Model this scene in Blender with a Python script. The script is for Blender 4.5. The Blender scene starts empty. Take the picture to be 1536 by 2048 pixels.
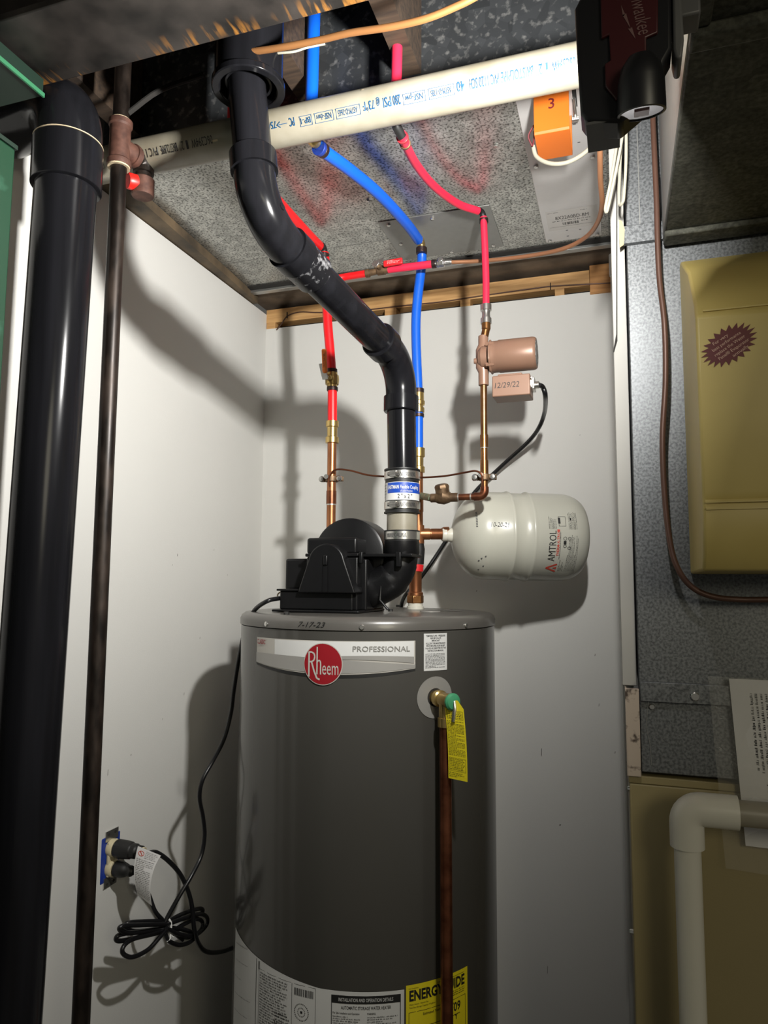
import bpy, bmesh, math, random
from math import sin, cos, pi, radians, sqrt, atan2
from mathutils import Vector, Matrix
S = bpy.context.scene
COL = S.collection
R_ = random.Random(7)

# ------------------------------------------------------------------ camera
YAW, PIT, ROL = radians(18.2), radians(5.6), 0.00596
fw = Vector((-sin(YAW)*cos(PIT), cos(YAW)*cos(PIT), sin(PIT)))
r0 = Vector((cos(YAW), sin(YAW), 0)); u0 = r0.cross(fw)
ri = cos(ROL)*r0 + sin(ROL)*u0; up = cos(ROL)*u0 - sin(ROL)*r0
cd = bpy.data.cameras.new('camera'); cam = bpy.data.objects.new('camera', cd); COL.objects.link(cam)
cd.sensor_fit = 'VERTICAL'; cd.sensor_height = 36.0; cd.lens = 36.0*1430/2048; cd.clip_start = 0.02
M4 = Matrix((ri, up, -fw)).transposed().to_4x4(); M4.translation = Vector((0, 0, 1.55))
cam.matrix_world = M4
S.camera = cam
# ------------------------------------------------------------------ world, lights, exposure
W = bpy.data.worlds.new('room_ambient'); S.world = W; W.use_nodes = True
W.node_tree.nodes['Background'].inputs[0].default_value = (1.0, 0.97, 0.88, 1)
W.node_tree.nodes['Background'].inputs[1].default_value = 0.065
S.view_settings.view_transform = 'Standard'; S.view_settings.look = 'None'
S.view_settings.gamma = 1.0; S.view_settings.use_curve_mapping = False
S.view_settings.exposure = 0.36
# dim ceiling bulb of the room, behind the camera to the right
bl = bpy.data.lights.new('room_bulb', 'POINT'); bl.energy = 24.0; bl.color = (1.0, 0.92, 0.70); bl.shadow_soft_size = 0.30
bo = bpy.data.objects.new('room_bulb', bl); bo.location = (1.0, -0.8, 2.0); COL.objects.link(bo)

# ------------------------------------------------------------------ materials
def nt(name):
    m = bpy.data.materials.new(name); m.use_nodes = True
    return m, m.node_tree.nodes, m.node_tree.links, m.node_tree.nodes['Principled BSDF']
def setb(b, **k):
    for n, v in k.items():
        n = {'color': 'Base Color', 'rough': 'Roughness', 'metal': 'Metallic', 'spec': 'Specular IOR Level', 'coat': 'Coat Weight', 'coatr': 'Coat Roughness', 'alpha': 'Alpha', 'trans': 'Transmission Weight'}[n]
        b.inputs[n].default_value = (*v, 1) if n == 'Base Color' else v
def mat(name, color, rough=0.5, metal=0.0, var=0.12, vs=30.0, bump=0.0, bs=200.0, spec=0.5, coat=0.0, stretch=None):
    m, N, L, b = nt(name); setb(b, rough=rough, metal=metal, spec=spec, coat=coat, coatr=0.1)
    tc = N.new('ShaderNodeTexCoord'); co = tc.outputs['Object']
    if stretch:
        mp = N.new('ShaderNodeMapping'); mp.inputs['Scale'].default_value = stretch; L.new(co, mp.inputs['Vector']); co = mp.outputs['Vector']
    n1 = N.new('ShaderNodeTexNoise'); n1.inputs['Scale'].default_value = vs; n1.inputs['Detail'].default_value = 4
    L.new(co, n1.inputs['Vector'])
    mx = N.new('ShaderNodeMix'); mx.data_type = 'RGBA'
    mx.inputs['A'].default_value = (*[c*(1-var) for c in color], 1); mx.inputs['B'].default_value = (*[min(1, c*(1+var)) for c in color], 1)
    L.new(n1.outputs['Fac'], mx.inputs['Factor']); L.new(mx.outputs['Result'], b.inputs['Base Color'])
    if bump:
        n2 = N.new('ShaderNodeTexNoise'); n2.inputs['Scale'].default_value = bs; n2.inputs['Detail'].default_value = 2
        L.new(co, n2.inputs['Vector'])
        bp = N.new('ShaderNodeBump'); bp.inputs['Strength'].default_value = bump; bp.inputs['Distance'].default_value = 0.002
        L.new(n2.outputs['Fac'], bp.inputs['Height']); L.new(bp.outputs['Normal'], b.inputs['Normal'])
    return m
def two(name, ca, cb, scale, lo, hi, rough=0.5, metal=0.0, detail=4, stretch=None, coat=0.0, rb=None, vor=0.0, spec=0.5):
    """two colours in patches: wear, rust, spangle, scuffs"""
    m, N, L, b = nt(name); setb(b, rough=rough, metal=metal, coat=coat, spec=spec)
    tc = N.new('ShaderNodeTexCoord'); co = tc.outputs['Object']
    if stretch:
        mp = N.new('ShaderNodeMapping'); mp.inputs['Scale'].default_value = stretch; L.new(co, mp.inputs['Vector']); co = mp.outputs['Vector']
    n1 = N.new('ShaderNodeTexNoise'); n1.inputs['Scale'].default_value = scale; n1.inputs['Detail'].default_value = detail
    L.new(co, n1.inputs['Vector'])
    rp = N.new('ShaderNodeValToRGB'); rp.color_ramp.elements[0].position = lo; rp.color_ramp.elements[1].position = hi
    rp.color_ramp.elements[0].color = (*ca, 1); rp.color_ramp.elements[1].color = (*cb, 1)
    L.new(n1.outputs['Fac'], rp.inputs['Fac'])
    out = rp.outputs['Color']
    if vor:
        v = N.new('ShaderNodeTexVoronoi'); v.inputs['Scale'].default_value = vor; L.new(co, v.inputs['Vector'])
        sp = N.new('ShaderNodeSeparateColor'); L.new(v.outputs['Color'], sp.inputs['Color'])
        mr = N.new('ShaderNodeMapRange'); mr.inputs['To Min'].default_value = 0.78; mr.inputs['To Max'].default_value = 1.2
        L.new(sp.outputs['Red'], mr.inputs['Value'])
        mu = N.new('ShaderNodeMix'); mu.data_type = 'RGBA'; mu.blend_type = 'MULTIPLY'; mu.inputs['Factor'].default_value = 1
        L.new(out, mu.inputs['A']); L.new(mr.outputs['Result'], mu.inputs['B']); out = mu.outputs['Result']
    L.new(out, b.inputs['Base Color'])
    if rb is not None:
        mr2 = N.new('ShaderNodeMapRange'); mr2.inputs['From Min'].default_value = lo; mr2.inputs['From Max'].default_value = hi
        mr2.inputs['To Min'].default_value = rough; mr2.inputs['To Max'].default_value = rb
        L.new(n1.outputs['Fac'], mr2.inputs['Value']); L.new(mr2.outputs['Result'], b.inputs['Roughness'])
    return m

m_wall = mat('drywall_paint', (0.60, 0.593, 0.562), 0.75, var=0.03, vs=4, bump=0.06, bs=300)
m_floor = mat('concrete', (0.22, 0.21, 0.19), 0.8, var=0.2, vs=6, bump=0.2)
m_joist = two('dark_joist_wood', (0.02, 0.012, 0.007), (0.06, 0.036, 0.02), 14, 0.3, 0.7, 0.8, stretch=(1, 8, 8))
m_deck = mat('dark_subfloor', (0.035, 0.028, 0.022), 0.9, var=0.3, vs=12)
m_wood = two('pale_pine', (0.40, 0.21, 0.075), (0.62, 0.37, 0.15), 9, 0.3, 0.7, 0.6, stretch=(1, 9, 14))
m_wood2 = two('orange_pine', (0.33, 0.15, 0.045), (0.48, 0.24, 0.08), 9, 0.3, 0.7, 0.6, stretch=(1, 9, 14))
m_galv = two('galvanised_speckled', (0.12, 0.12, 0.11), (0.46, 0.46, 0.43), 210, 0.36, 0.52, 0.30, 0.75, detail=2, vor=60, rb=0.33)
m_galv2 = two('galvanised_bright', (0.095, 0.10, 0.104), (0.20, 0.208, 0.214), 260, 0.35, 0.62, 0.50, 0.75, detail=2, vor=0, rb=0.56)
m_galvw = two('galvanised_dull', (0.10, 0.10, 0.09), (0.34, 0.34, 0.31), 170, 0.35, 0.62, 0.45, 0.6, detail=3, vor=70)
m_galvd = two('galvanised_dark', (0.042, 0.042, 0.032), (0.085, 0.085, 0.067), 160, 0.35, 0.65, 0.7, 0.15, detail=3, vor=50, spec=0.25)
m_alu = mat('brushed_sheet', (0.60, 0.585, 0.57), 0.42, 0.45, var=0.06, vs=20, stretch=(1, 40, 40))
m_cover = mat('grey_sheet', (0.26, 0.26, 0.245), 0.45, 0.6, var=0.1, vs=60)
m_lip = mat('bright_lip', (0.42, 0.42, 0.40), 0.35, 0.85, var=0.2, vs=30)
m_beam = two('painted_steel', (0.018, 0.016, 0.014), (0.055, 0.046, 0.040), 12, 0.35, 0.7, 0.42, 0.3, rb=0.6)
m_rust = two('rust_streaks', (0.030, 0.024, 0.020), (0.42, 0.17, 0.03), 26, 0.52, 0.66, 0.6, 0.1, stretch=(3.0, 0.5, 1))
m_rustl = mat('orange_rust', (0.40, 0.18, 0.04), 0.85, var=0.4, vs=70)
m_abs = two('black_pipe_plastic', (0.006, 0.006, 0.007), (0.010, 0.010, 0.012), 40, 0.4, 0.7, 0.17, 0, rb=0.22, stretch=(1, 1, 0.06), spec=0.16)
m_absw = two('black_pipe_smeared', (0.006, 0.006, 0.007), (0.17, 0.17, 0.175), 80, 0.54, 0.70, 0.24, 0, stretch=(1, 1, 1), rb=0.45)
m_blk = mat('black_moulded_plastic', (0.0055, 0.0055, 0.006), 0.36, var=0.2, vs=60, bump=0.05, bs=500, spec=0.3)
m_blk2 = mat('black_rubber', (0.009, 0.009, 0.009), 0.5, var=0.2)
m_cord = mat('black_cord', (0.007, 0.007, 0.008), 0.33, var=0.1)
m_iron = two('dark_iron_pipe', (0.011, 0.008, 0.0065), (0.045, 0.031, 0.023), 45, 0.4, 0.75, 0.36, 0.5, rb=0.55, stretch=(1, 1, 0.35))
m_tee = two('brown_iron_fitting', (0.060, 0.025, 0.017), (0.13, 0.058, 0.04), 60, 0.35, 0.7, 0.6, 0.2)
m_paste = mat('thread_paste', (0.50, 0.40, 0.26), 0.8, var=0.3, vs=200)
m_redp = mat('red_plug_plastic', (0.70, 0.015, 0.010), 0.4)
m_red = mat('red_pex', (0.72, 0.008, 0.012), 0.38, var=0.05)
m_pink = mat('pinkish_red_pex', (0.70, 0.022, 0.062), 0.38, var=0.05)
m_blue = mat('blue_pex', (0.004, 0.105, 0.62), 0.38, var=0.05)
m_ring = mat('blackened_crimp_ring', (0.055, 0.035, 0.032), 0.4, 0.7, var=0.3, vs=100)
m_ringb = mat('blue_crimp_ring', (0.02, 0.05, 0.30), 0.4, 0.4)
m_ringr = mat('red_crimp_ring', (0.45, 0.03, 0.04), 0.4, 0.4)
m_brass = mat('brass', (0.56, 0.40, 0.15), 0.28, 0.9, var=0.15, vs=40)
m_brassd = two('aged_bronze', (0.085, 0.05, 0.028), (0.22, 0.14, 0.075), 60, 0.35, 0.7, 0.5, 0.6)
m_steel = mat('bright_steel', (0.62, 0.61, 0.58), 0.27, 0.95, var=0.1, vs=60)
m_cu = two('copper_pipe', (0.22, 0.075, 0.032), (0.46, 0.20, 0.09), 30, 0.3, 0.7, 0.36, 0.85, stretch=(1, 1, 0.4))
m_cub = two('brassy_copper', (0.22, 0.095, 0.036), (0.42, 0.21, 0.08), 30, 0.3, 0.7, 0.30, 0.9)
m_cud = two('dark_copper', (0.13, 0.042, 0.022), (0.30, 0.11, 0.055), 40, 0.3, 0.7, 0.33, 0.85)
m_cutube = mat('coated_copper_tube', (0.36, 0.17, 0.085), 0.42, 0.45, var=0.15, vs=20)
m_cubrown = mat('brown_tube', (0.095, 0.047, 0.032), 0.45, 0.3, var=0.2, vs=15)
m_wirebr = mat('brown_wire', (0.20, 0.075, 0.03), 0.4, 0.5)
m_solder = mat('solder', (0.55, 0.52, 0.47), 0.35, 0.8)
m_verd = two('verdigris', (0.13, 0.17, 0.11), (0.30, 0.22, 0.12), 80, 0.4, 0.6, 0.6, 0.4)
m_pvc = two('cream_pvc', (0.21, 0.188, 0.135), (0.27, 0.247, 0.192), 18, 0.3, 0.6, 0.35, 0)
m_pvcw = mat('white_pvc', (0.60, 0.58, 0.50), 0.32, var=0.05, vs=10)
m_pvcwall = mat('painted_white_pvc', (0.58, 0.58, 0.55), 0.5, var=0.04)
m_pump = mat('tan_pump_paint', (0.27, 0.155, 0.105), 0.38, 0.15, var=0.06, vs=30)
m_tank = mat('ivory_tank_enamel', (0.50, 0.495, 0.425), 0.30, var=0.02, coat=0.1)
m_heat = mat('grey_heater_enamel', (0.066, 0.063, 0.056), 0.24, 0.1, var=0.04, vs=8, coat=0.3)
m_cap = mat('grey_heater_cap', (0.10, 0.094, 0.085), 0.30, 0.1, var=0.08, vs=14, coat=0.2)
m_white = mat('label_white', (0.60, 0.60, 0.585), 0.5, var=0.03)
m_cream = mat('label_cream', (0.44, 0.42, 0.38), 0.4, var=0.03)
m_silver = mat('label_silver', (0.33, 0.32, 0.30), 0.35, 0.2, var=0.05)
m_lgrey = mat('label_grey', (0.23, 0.225, 0.21), 0.45, var=0.05)
m_maroon = mat('logo_red', (0.26, 0.010, 0.016), 0.35, var=0.03)
m_dred = mat('sticker_maroon', (0.095, 0.006, 0.009), 0.5, var=0.05)
m_ink = mat('print_black', (0.012, 0.012, 0.012), 0.5, var=0.0)
m_inkg = mat('print_grey', (0.10, 0.10, 0.10), 0.5, var=0.0)
m_inkb = mat('print_blue', (0.006, 0.06, 0.15), 0.5, var=0.0)
m_inkr = mat('print_red', (0.55, 0.06, 0.035), 0.5, var=0.0)
m_pinkink = mat('print_salmon', (0.55, 0.36, 0.28), 0.5, var=0.0)
m_eblue = mat('label_blue', (0.008, 0.055, 0.36), 0.4, var=0.03)
m_yel = mat('label_yellow', (0.74, 0.62, 0.015), 0.5, var=0.04)
m_orl = mat('label_orange', (0.70, 0.20, 0.03), 0.5)
m_orange = mat('orange_bracket', (0.46, 0.105, 0.010), 0.40, var=0.04)
m_orhand = mat('orange_handle', (0.85, 0.22, 0.03), 0.45)
m_redhand = mat('red_handle', (0.62, 0.015, 0.02), 0.4)
m_green = two('green_scuffed_paint', (0.003, 0.032, 0.013), (0.02, 0.08, 0.045), 20, 0.60, 0.72, 0.45, 0)
m_greend = mat('dark_green_paint', (0.004, 0.016, 0.009), 0.5)
m_greene = mat('green_edge', (0.03, 0.15, 0.07), 0.5)
m_knob = mat('green_verdigris_cap', (0.05, 0.27, 0.13), 0.45, var=0.3, vs=90)
m_furn = mat('tan_furnace_enamel', (0.27, 0.22, 0.105), 0.45, var=0.05, vs=10, bump=0.05, bs=400)
m_flange = two('beige_pitted_metal', (0.06, 0.04, 0.03), (0.46, 0.38, 0.31), 70, 0.30, 0.42, 0.5, 0.1)
m_humid = two('tan_humidifier_plastic', (0.43, 0.335, 0.105), (0.51, 0.405, 0.14), 5, 0.3, 0.6, 0.45)
m_paper = mat('white_paper', (0.62, 0.61, 0.60), 0.7, var=0.03)
m_wcable = mat('white_cable', (0.30, 0.285, 0.225), 0.4, var=0.05)
m_tie = mat('white_tie', (0.7, 0.7, 0.68), 0.5)
m_dev = mat('ivory_receptacle', (0.55, 0.48, 0.31), 0.4)
m_bbox = mat('blue_wall_box', (0.010, 0.035, 0.26), 0.45, var=0.3, vs=60)
m_lampk = mat('lamp_black', (0.008, 0.008, 0.010), 0.4, var=0.1)
m_lampr = mat('lamp_red', (0.045, 0.003, 0.005), 0.45, var=0.08)
m_lampg = mat('lamp_grey', (0.10, 0.10, 0.10), 0.5)
m_lens = mat('lamp_reflector', (0.5, 0.46, 0.46), 0.12, 0.9)
m_chip = mat('lamp_chip', (0.35, 0.20, 0.20), 0.3)
m_dirt = mat('wall_scuff', (0.10, 0.09, 0.08), 0.9)
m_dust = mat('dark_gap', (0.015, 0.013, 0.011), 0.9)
m_tape = mat('clear_tape_yellowed', (0.48, 0.36, 0.19), 0.4)
# clear bag
m_bag, N, L, b = nt('clear_plastic_bag'); setb(b, color=(0.75, 0.73, 0.66), rough=0.12, alpha=0.12, spec=0.7)
n1 = N.new('ShaderNodeTexNoise'); n1.inputs['Scale'].default_value = 30; bp = N.new('ShaderNodeBump'); bp.inputs['Strength'].default_value = 0.6; bp.inputs['Distance'].default_value = 0.004
L.new(n1.outputs['Fac'], bp.inputs['Height']); L.new(bp.outputs['Normal'], b.inputs['Normal'])
# led panel (gives off light)
m_led, N, L, b = nt('led_panel'); b.inputs['Emission Color'].default_value = (1, 0.97, 0.9, 1); b.inputs['Emission Strength'].default_value = 20

# ------------------------------------------------------------------ mesh builders
def V3(p): return Vector(p)
def basis(d):
    d = Vector(d).normalized()
    a = Vector((0, 0, 1)) if abs(d.z) < 0.9 else Vector((1, 0, 0))
    u = a.cross(d).normalized(); return u, d.cross(u), d
def smooth_path(pts, n=6):
    P = [Vector(p) for p in pts]
    if len(P) < 3: return P
    Q = [2*P[0]-P[1]] + P + [2*P[-1]-P[-2]]; out = []
    for i in range(1, len(Q)-2):
        a, b_, c, d = Q[i-1], Q[i], Q[i+1], Q[i+2]
        for k in range(n):
            t = k/n
            out.append(0.5*((2*b_) + (c-a)*t + (2*a-5*b_+4*c-d)*t*t + (3*b_-a-3*c+d)*t**3))
    out.append(P[-1]); return out
def fillet(pts, rad, n=8):
    P = [Vector(p) for p in pts]; out = [P[0]]
    for i in range(1, len(P)-1):
        a = (P[i-1]-P[i]).normalized(); c = (P[i+1]-P[i]).normalized()
        ang = a.angle(c); t = rad/math.tan(ang/2); bis = (a+c).normalized(); cen = P[i] + bis*(rad/sin(ang/2))
        s = P[i]+a*t-cen; e = P[i]+c*t-cen
        for k in range(n+1):
            v = s.slerp(e, k/n) if False else (s*(1-k/n)+e*(k/n)).normalized()*rad
            out.append(cen+v)
    out.append(P[-1]); return out
class MB:
    def __init__(s): s.v = []; s.f = []
    def add(s, v, f):
        o = len(s.v); s.v += [tuple(p) for p in v]; s.f += [[i+o for i in q] for q in f]; return s
    def box(s, lo, hi):
        x0, y0, z0 = lo; x1, y1, z1 = hi
        return s.add([(x0,y0,z0),(x1,y0,z0),(x1,y1,z0),(x0,y1,z0),(x0,y0,z1),(x1,y0,z1),(x1,y1,z1),(x0,y1,z1)],
                     [(0,3,2,1),(4,5,6,7),(0,1,5,4),(1,2,6,5),(2,3,7,6),(3,0,4,7)])
    def obox(s, c, u, v, w, hu, hv, hw):
        c = Vector(c); u = Vector(u).normalized()*hu; v = Vector(v).normalized()*hv; w = Vector(w).normalized()*hw
        return s.add([c-u-v-w, c+u-v-w, c+u+v-w, c-u+v-w, c-u-v+w, c+u-v+w, c+u+v+w, c-u+v+w],
                     [(0,3,2,1),(4,5,6,7),(0,1,5,4),(1,2,6,5),(2,3,7,6),(3,0,4,7)])
    def tube(s, path, r, n=14, caps=True, flat=None):
        P = [Vector(p) for p in path]; m = len(P); rr = r if isinstance(r, (list, tuple)) else [r]*m
        T = [(P[min(i+1, m-1)]-P[max(i-1, 0)]).normalized() for i in range(m)]
        u, w, _ = basis(T[0]); vs = []
        for i in range(m):
            if i:
                q = T[i-1].rotation_difference(T[i]); u = q @ u; u = (u-T[i]*u.dot(T[i])).normalized()
            w = T[i].cross(u)
            for k in range(n):
                a = 2*pi*k/n; vs.append(P[i]+(u*cos(a)+w*sin(a))*rr[i])
        fs = [(i*n+k, i*n+(k+1) % n, (i+1)*n+(k+1) % n, (i+1)*n+k) for i in range(m-1) for k in range(n)]
        if caps: fs += [tuple(range(n-1, -1, -1)), tuple(range((m-1)*n, m*n))]
        return s.add(vs, fs)
    def cyl(s, a, b, r, r2=None, n=20): return s.tube([a, b], [r, r if r2 is None else r2], n)
    def lathe(s, prof, o, ax=(0, 0, 1), n=32, u=None):
        o = Vector(o); a, b_, d = basis(ax)
        if u is not None: a = Vector(u).normalized(); b_ = d.cross(a)
        vs = []; m = len(prof)
        for r, h in prof:
            for k in range(n):
                t = 2*pi*k/n; vs.append(o+d*h+(a*cos(t)+b_*sin(t))*max(r, 1e-5))
        fs = [(i*n+k, i*n+(k+1) % n, (i+1)*n+(k+1) % n, (i+1)*n+k) for i in range(m-1) for k in range(n)]
        fs += [tuple(range(n-1, -1, -1)), tuple(range((m-1)*n, m*n))]
        return s.add(vs, fs)
    def ring(s, o, ax, ri_, ro, h, n=28):
        return s.lathe([(ri_, 0), (ro, 0), (ro, h), (ri_, h), (ri_, 0)], o, ax, n) if False else s._ring(o, ax, ri_, ro, h, n)
    def _ring(s, o, ax, ri_, ro, h, n):
        o = Vector(o); a, b_, d = basis(ax); vs = []
        for r, z in ((ri_, 0), (ro, 0), (ro, h), (ri_, h)):
            for k in range(n):
                t = 2*pi*k/n; vs.append(o+d*z+(a*cos(t)+b_*sin(t))*r)
        return s.add(vs, [(i*n+k, i*n+(k+1) % n, ((i+1) % 4)*n+(k+1) % n, ((i+1) % 4)*n+k) for i in range(4) for k in range(n)])
    def prism(s, poly, o, u, v, w):
        """2D polygon in u,v, extruded along w"""
        o = Vector(o); u = Vector(u); v = Vector(v); w = Vector(w); n = len(poly)
        A = [o+u*x+v*y for x, y in poly]
        return s.add(A+[p+w for p in A], [tuple(range(n-1, -1, -1)), tuple(range(n, 2*n))]+[(i, (i+1) % n, n+(i+1) % n, n+i) for i in range(n)])
    def grid(s, fn, nu, nv):
        vs = [fn(i/nu, j/nv) for j in range(nv+1) for i in range(nu+1)]
        return s.add(vs, [(j*(nu+1)+i, j*(nu+1)+i+1, (j+1)*(nu+1)+i+1, (j+1)*(nu+1)+i) for j in range(nv) for i in range(nu)])
    def build(s, name, m, parent=None, bevel=0, seg=2, ang=35, recalc=True):
        me = bpy.data.meshes.new(name)
        off = root_of(parent).location if parent is not None else Vector((0, 0, 0))
        me.from_pydata([tuple(Vector(p)-off) for p in s.v], [], s.f); me.validate()
        if recalc:
            bm = bmesh.new(); bm.from_mesh(me); bmesh.ops.recalc_face_normals(bm, faces=bm.faces); bm.to_mesh(me); bm.free()
        me.polygons.foreach_set('use_smooth', [True]*len(me.polygons)); me.set_sharp_from_angle(angle=radians(ang))
        me.materials.append(m)
        o = bpy.data.objects.new(name, me); COL.objects.link(o)
        if parent is not None: o.parent = parent
        if bevel:
            md = o.modifiers.new('bevel', 'BEVEL'); md.width = bevel; md.segments = seg; md.limit_method = 'ANGLE'; md.angle_limit = radians(40)
        return o
def root_of(o):
    while o.parent: o = o.parent
    return o
def thing(name, loc, label, cat, group=None):
    o = bpy.data.objects.new(name, None); COL.objects.link(o); o.location = loc; o.empty_display_size = 0.05
    o['label'] = label; o['category'] = cat
    if group: o['group'] = group
    return o
def tag(o, label, cat, group=None):
    o['label'] = label; o['category'] = cat
    if group: o['group'] = group
    return o
def struct(o): o['kind'] = 'structure'; return o
def plane_map(o, u, v):
    o = Vector(o); u = Vector(u).normalized(); v = Vector(v).normalized()
    return lambda x, y: o+u*x+v*y
def vcyl_map(c, R, th0, z0):   # vertical cylinder, th in degrees
    return lambda x, y: Vector((c[0]+R*cos(radians(th0)+x/R), c[1]+R*sin(radians(th0)+x/R), z0+y))
def text_verts(body, shear=0.0, bold=0.0):
    cu = bpy.data.curves.new('lettering', 'FONT'); cu.body = body; cu.size = 1.0; cu.resolution_u = 2; cu.shear = shear; cu.offset = bold
    ob = bpy.data.objects.new('lettering', cu); COL.objects.link(ob)
    dg = bpy.context.evaluated_depsgraph_get(); me = bpy.data.meshes.new_from_object(ob.evaluated_get(dg))
    vs = [(v.co.x, v.co.y) for v in me.vertices]; fs = [tuple(p.vertices) for p in me.polygons]
    bpy.data.objects.remove(ob); bpy.data.curves.remove(cu); bpy.data.meshes.remove(me)
    return vs, fs
def text_into(mb, body, fn, x0, y0, h=None, w=None, align='L', shear=0.0, bold=0.0):
    """letters with cap height h starting at x0 (or centred), width squeezed to w when given"""
    vs, fs = text_verts(body, shear, bold)
    if not vs: return
    xs = [v[0] for v in vs]; a, b_ = min(xs), max(xs)
    sy = h/0.69; sx = sy if w is None else w/(b_-a)
    W_ = (b_-a)*sx; ox = x0-(W_/2 if align == 'C' else W_ if align == 'R' else 0)
    mb.add([fn(ox+(x-a)*sx, y0+y*sy) for x, y in vs], fs)
def text(name, body, fn, x0, y0, m, parent, h, w=None, align='L', shear=0.0, bold=0.0):
    mb = MB()
    if isinstance(body, str): body = [(body, x0, y0, h, w)]
    for t in body: text_into(mb, t[0], fn, t[1], t[2], t[3], t[4] if len(t) > 4 else None, align, shear, bold)
    return mb.build(name, m, parent, recalc=False)
def rect_into(mb, fn, x0, x1, y0, y1, n=1):
    for i in range(n):
        a = x0+(x1-x0)*i/n; b_ = x0+(x1-x0)*(i+1)/n
        mb.add([fn(a, y0), fn(b_, y0), fn(b_, y1), fn(a, y1)], [(0, 1, 2, 3)])
def frame_into(mb, fn, x0, x1, y0, y1, t):
    rect_into(mb, fn, x0, x1, y0, y0+t, 4); rect_into(mb, fn, x0, x1, y1-t, y1, 4)
    rect_into(mb, fn, x0, x0+t, y0, y1); rect_into(mb, fn, x1-t, x1, y0, y1)
def print_into(mb, fn, x0, x1, ytop, ybot, rows, fill=0.55, seed=1, ragged=0.15, wl=(0.006, 0.018), asp=1.0):
    """rows of small unreadable print"""
    r = random.Random(seed); dy = (ytop-ybot)/rows
    for k in range(rows):
        y1 = ytop-k*dy; y0 = y1-dy*fill; x = x0; xe = x1-(x1-x0)*r.random()*ragged
        if r.random() < 0.12: xe = x0+(x1-x0)*0.5
        while x < xe:
            w = r.uniform(*wl); e = min(x+w, xe)
            n = max(1, int((e-x)/(asp*dy*0.32)))
            for i in range(n):
                a = x+(e-x)*i/n; b_ = a+(e-x)/n*0.66; q0 = y0 + (-0.22 if r.random() < 0.10 else 0.0)*(y1-y0); q1 = y1 if r.random() < 0.35 else y0+(y1-y0)*0.72
                k = r.random()
                if k < 0.5: mb.add([fn(a, q0), fn(b_, q0), fn(b_, q1), fn(a, q1)], [(0, 1, 2, 3)])
                elif k < 0.8: mb.add([fn(a, q0), fn(a+(b_-a)*0.45, q0), fn(a+(b_-a)*0.45, q1), fn(a, q1), fn(b_, y0), fn(b_, y0+(q1-y0)*0.4)], [(0, 1, 2, 3), (1, 4, 5)])
                else: mb.add([fn(a, q0), fn(b_, q0), fn(b_-(b_-a)*0.3, q1), fn(a+(b_-a)*0.1, q1)], [(0, 1, 2, 3)])
            x = e+dy*0.32*asp
def bars_into(mb, fn, x0, x1, y0, y1, seed=3, mn=0.0006, mx=0.002):
    r = random.Random(seed); x = x0
    while x < x1:
        w = r.uniform(mn, mx); rect_into(mb, fn, x, min(x+w, x1), y0, y1); x += w+r.uniform(mn, mx)
def screw_into(mb, p, n, r=0.004, h=0.003, six=True):
    mb.lathe([(r, 0), (r, h), (r*0.8, h*1.25), (0.0005, h*1.25)], Vector(p)-Vector(n).normalized()*0.001, n, 6 if six else 12)

# ------------------------------------------------------------------ the setting
WX = -0.997; WY = 1.88
struct(MB().box((-1.3, -2.2, -0.06), (1.4, 2.1, 0.0)).build('floor', m_floor))
struct(MB().box((WX, WY, 0.0), (0.70, WY+0.0127, 2.308)).build('wall_back', m_wall))
struct(MB().box((WX-0.0127, 0.0, 0.0), (WX, WY+0.0127, 2.354)).build('wall_left', m_wall, None))
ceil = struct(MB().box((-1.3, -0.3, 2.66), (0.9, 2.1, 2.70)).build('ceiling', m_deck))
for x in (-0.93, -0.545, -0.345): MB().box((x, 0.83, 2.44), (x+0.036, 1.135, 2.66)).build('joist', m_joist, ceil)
# exposed framing over the two sheets of drywall
pl = struct(MB().box((WX, WY+0.002, 2.327), (-0.056, WY+0.05, 2.368)).build('trim_1', m_wood))
for x0, x1 in ((WX+0.001, WX+0.030), (-0.62, -0.585), (-0.40, -0.372), (-0.145, -0.120)):
    MB().box((x0, WY+0.0005, 2.295), (x1, WY+0.045, 2.327)).build('block', m_wood, pl, bevel=0.001)
MB().box((-0.055, WY-0.004, 2.300), (0.012, WY+0.045, 2.378)).build('block', m_wood2, pl, bevel=0.001)
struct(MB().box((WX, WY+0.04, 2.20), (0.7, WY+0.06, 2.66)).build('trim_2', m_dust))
struct(MB().box((WX-0.02, 1.772, 2.384), (0.015, WY+0.04, 2.40)).build('trim_3', two('dark_backing_board', (0.05, 0.036, 0.024), (0.17, 0.125, 0.085), 12, 0.3, 0.7, 0.75)))
struct(MB().prism([(WX-0.03, 0.3), (WX+0.055, 0.3), (WX+0.050, 1.16), (WX+0.014, 1.80), (WX-0.03, 1.80)], (0, 0, 2.3565), (1, 0, 0), (0, 1, 0), (0, 0, 0.0225)).build('trim_4', two('shaded_edge_strip', (0.035, 0.026, 0.016), (0.13, 0.09, 0.05), 16, 0.3, 0.7, 0.7)))  # added strip, its brown stands in for shading along the duct's left edge
# wall return beside the furnace cabinet: a narrow white board with a lifted paper edge
ret = struct(MB().box((0.0000, 1.212, 1.390), (0.0215, 1.876, 2.36)).build('trim_5', mat('white_return_board', (0.36, 0.35, 0.325), 0.7, var=0.03, vs=6), None, bevel=0.001))
MB().prism([(0, 0), (0.006, 0.02), (0.013, 0.31), (0.0115, 0.312), (0.0045, 0.03), (-0.001, 0.002)], (0.0002, 1.208, 1.93), (1, 0, 0), (0, 0, 1), (0, 0.004, 0)).build('lifted_edge', m_dust, ret)
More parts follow.
